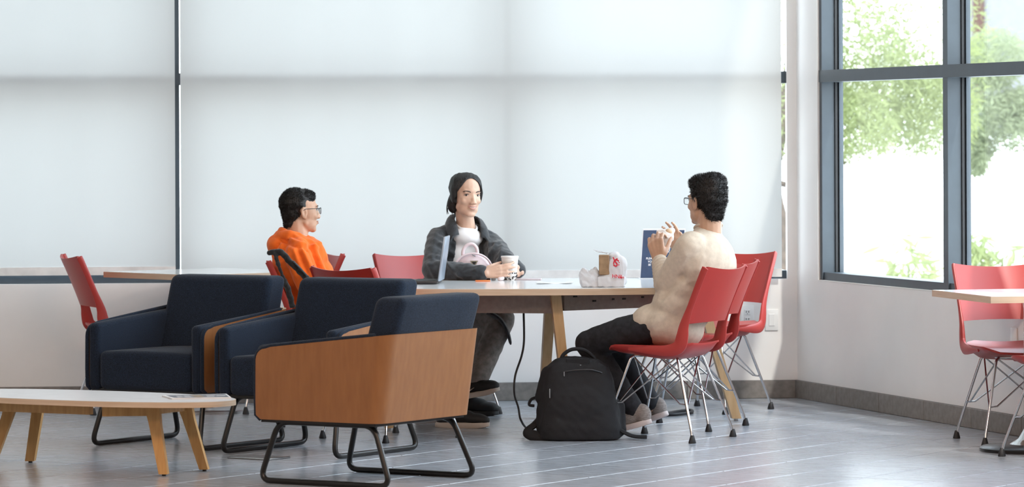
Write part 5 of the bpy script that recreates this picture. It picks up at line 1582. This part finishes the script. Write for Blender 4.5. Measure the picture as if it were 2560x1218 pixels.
torso(b, hipo, sho, tof, 0.13, 0.09, 0.13, 0.085, 0.11, 0.045)
for (a, e, w_) in ((soR, eoR, woR), (soL, eoL, woL)): b.chain([a, e, w_], [0.048, 0.040, 0.028])
b.chain([hRo, knR, anR_], [0.078, 0.056, 0.042]); b.chain([hLo, knL, anL_], [0.078, 0.056, 0.042])
hand.pn = Vector((0, 0, -1))
hand(b, woR, (0.9, 0.3, 0), (0, 1, 0), [(0.2, 0.3, 0.3)]*4, 0.97)
hand(b, woL, (0.9, -0.2, 0), (0, -1, 0), [(0.2, 0.3, 0.3)]*4, 0.97)
po = person('person', hipo, b, M['skin'], 'person in an orange hoodie and glasses, in profile facing right', lambda c, n: sculpt_head(c, ho, 0.98))
face_parts(po, ho, 0.98, smile=0.006)
spectacles(po, ho, 0.98)
g_ = MB()
torso(g_, hipo, sho, tof, 0.180, 0.140, 0.172, 0.128, 0.125)
g_.ell(sho-tof.u*0.09, (0.195, 0.135, 0.16), tof.axes()); g_.ell(sho-tof.u*0.02-tof.f*0.02, (0.165, 0.10, 0.085), tof.axes())
g_.ell(hipo+tof.f*0.05+Vector((0, 0, 0.05)), (0.16, 0.12, 0.11), tof.axes()); g_.ell(sho-tof.f*0.05-tof.u*0.02, (0.15, 0.085, 0.09), tof.axes()); g_.ell(sho+tof.f*0.045-tof.u*0.10, (0.14, 0.10, 0.12), tof.axes())
g_.chain([soR, eoR, eoR.lerp(woR, 0.9)], [0.072, 0.064, 0.044]); g_.chain([soL, eoL, eoL.lerp(woL, 0.9)], [0.072, 0.064, 0.044])
# hood lying round the neck
hb = [tof.w(p) for p in ((0.066, 0.050, 0.035), (0.090, 0.0, 0.058), (0.075, -0.055, 0.066), (0.0, -0.085, 0.062), (-0.075, -0.055, 0.066), (-0.090, 0.0, 0.058), (-0.066, 0.050, 0.035))]
hs_ = spline(hb, 4)
g_.tube(hs_, [0.020+0.014*math.sin(PI*i/(len(hs_)-1)) for i in range(len(hs_))], 12)
g_.ell(tof.w((0, -0.10, 0.020)), (0.10, 0.055, 0.055), tof.axes()); g_.cap(tof.w((0.062, 0.05, 0.04)), tof.w((0.02, 0.095, -0.01)), 0.020, 0.016); g_.cap(tof.w((-0.062, 0.05, 0.04)), tof.w((-0.02, 0.095, 0.0)), 0.022, 0.018)
wo1, wo2 = waves(71, 26, 8, (1, 1, 0.7)), waves(72, 60, 7)
def d_hood(c, n):
    c = folds(c, n, 19.85, [((720, 598), (790, 622), 0.010, 4), ((705, 605), (770, 625), -0.010, 4), ((735, 590), (795, 612), 0.008, 4), ((755, 622), (785, 690), 0.014, 5), ((770, 615), (800, 690), -0.010, 4), ((782, 618), (812, 690), 0.013, 5), ((735, 625), (760, 690), 0.010, 5), ((748, 625), (770, 680), -0.010, 4), ((715, 640), (742, 690), 0.008, 5), ((705, 612), (690, 640), 0.010, 5), ((695, 612), (682, 635), -0.008, 4), ((790, 600), (815, 650), 0.010, 5)])
    return c+n*(ridge(c, wo1)*0.012+ridge(c, wo2)*0.006)[:, None]
blob('hoodie', g_, M['orange'], po, 0.006, 6, d_hood)
hd_ = MB()
for (dz, dr, rr) in ((0.0, 0.0, 0.017), (-0.020, 0.012, 0.020), (-0.044, 0.022, 0.022)):
    ringp = [tof.w((math.copysign(1, math.cos(a))*abs(math.cos(a))**0.9*(0.076+dr), 0.072*math.sin(a)*(1+dr*6)-0.012, 0.062+dz-0.030*math.sin(a)+0.004*math.sin(5*a))) for a in [2*PI*i/40 for i in range(40)]]
    hd_.tube(ringp, rr, 10, closed=True)
hd_.ell(tof.w((0, -0.105, 0.025)), (0.085, 0.040, 0.050), tof.axes())
blob('hood', hd_, M['orange'], po, 0.005, 1, lambda c, n: c+n*(ridge(c, wo2)*0.008)[:, None])
for s_, q_ in ((1, 0.0), (-1, 0.01)):
    mb = MB(); mb.cap(tof.w((s_*0.05, 0.075, 0.03)), tof.w((s_*0.038, 0.098, -0.012+q_)), 0.016, 0.011); mb.build('hood_flap', M['orange'], po, 180)
tr = MB(); tr.ell(hipo-Vector((0, 0, 0.015)), (0.17, 0.145, 0.10), tof.axes())
for (h_, k_, a_) in ((hRo, knR, anR_), (hLo, knL, anL_)):
    tr.chain([h_, h_.lerp(k_, 0.5), k_, a_.lerp(k_, 0.08)], [0.098, 0.088, 0.070, 0.054])
blob('trousers', tr, M['jeans'], po, 0.010, 3, lambda c, n: c+n*(ridge(c, w3_)*0.010)[:, None])
for a_, dd in ((anR_, Vector((0.96, -0.25, 0))), (anL_, Vector((0.95, 0.2, 0)))):
    heel = Vector((a_.x, a_.y, 0.0))-dd*0.06; shoe(po, heel, heel+dd.normalized()*0.27, UP, M['shoe_black'], M['sole'])
hr = MB()
E = lambda c, r: hr.ell(ho.w(c), r, ho.axes(), 20, 14)
E((0, -0.026, 0.038), (0.0755, 0.086, 0.078)); E((0, 0.008, 0.058), (0.068, 0.066, 0.052)); E((0, -0.052, -0.005), (0.062, 0.046, 0.075)); E((0, -0.058, -0.058), (0.048, 0.030, 0.045)); E((0, 0.036, 0.072), (0.055, 0.038, 0.030))
wh = waves(75, 130, 8)
me = blob_mesh(hr, 0.005, 2, lambda c, n: hairline(c+n*(wav(c, wh)*0.003)[:, None], ho, 0.062, 8.0, 0.03), 'hair'); me = strands(me, 10000, 0.008, (0, 0, -0.3), rad=0.0007, up=0.5, seed=7, fr=ho); me.materials.append(M['hair']); link('hair', me, po)
# black jacket hung over his chair
jk = empty('black_fleece_jacket', (-1.27, 19.80, 0.45)); tag(jk, 'black fleece jacket draped over the orange-hooded person\'s chair back', 'jacket')
jo = Vector(jk.location)
mb = MB()
band1 = [P(668, 634, 19.74), P(690, 630, 19.73), P(706, 634, 19.72), P(725, 655, 19.715), P(748, 678, 19.71), P(775, 705, 19.71)]
sp = spline(band1, 5); mb.tube([p-jo for p in sp], [0.008]+[0.015]*6+[0.017]*10+[0.016]*(len(sp)-17), 10, flat=(1.0, 0.8))
band2 = [P(688, 636, 19.72), P(697, 665, 19.71), P(708, 695, 19.71), P(722, 730, 19.71), P(732, 770, 19.72)]
sp = spline(band2, 5); mb.tube([p-jo for p in sp], [0.011]*6+[0.010]*5+[0.016]*(len(sp)-11), 10, flat=(1.0, 0.8))
wf = waves(76, 90, 7)
blob('fleece_trim', mb, M['fleece'], jk, 0.006, 2, lambda c, n: c+n*(ridge(c, wf)*0.010)[:, None])
mb = MB(); mb.tube([P(735, 655, 19.70)-jo, P(752, 672, 19.69)-jo, P(768, 690, 19.69)-jo], 0.008, 8, flat=(0.5, 1)); mb.build('lining', M['jacket'], jk, 60)
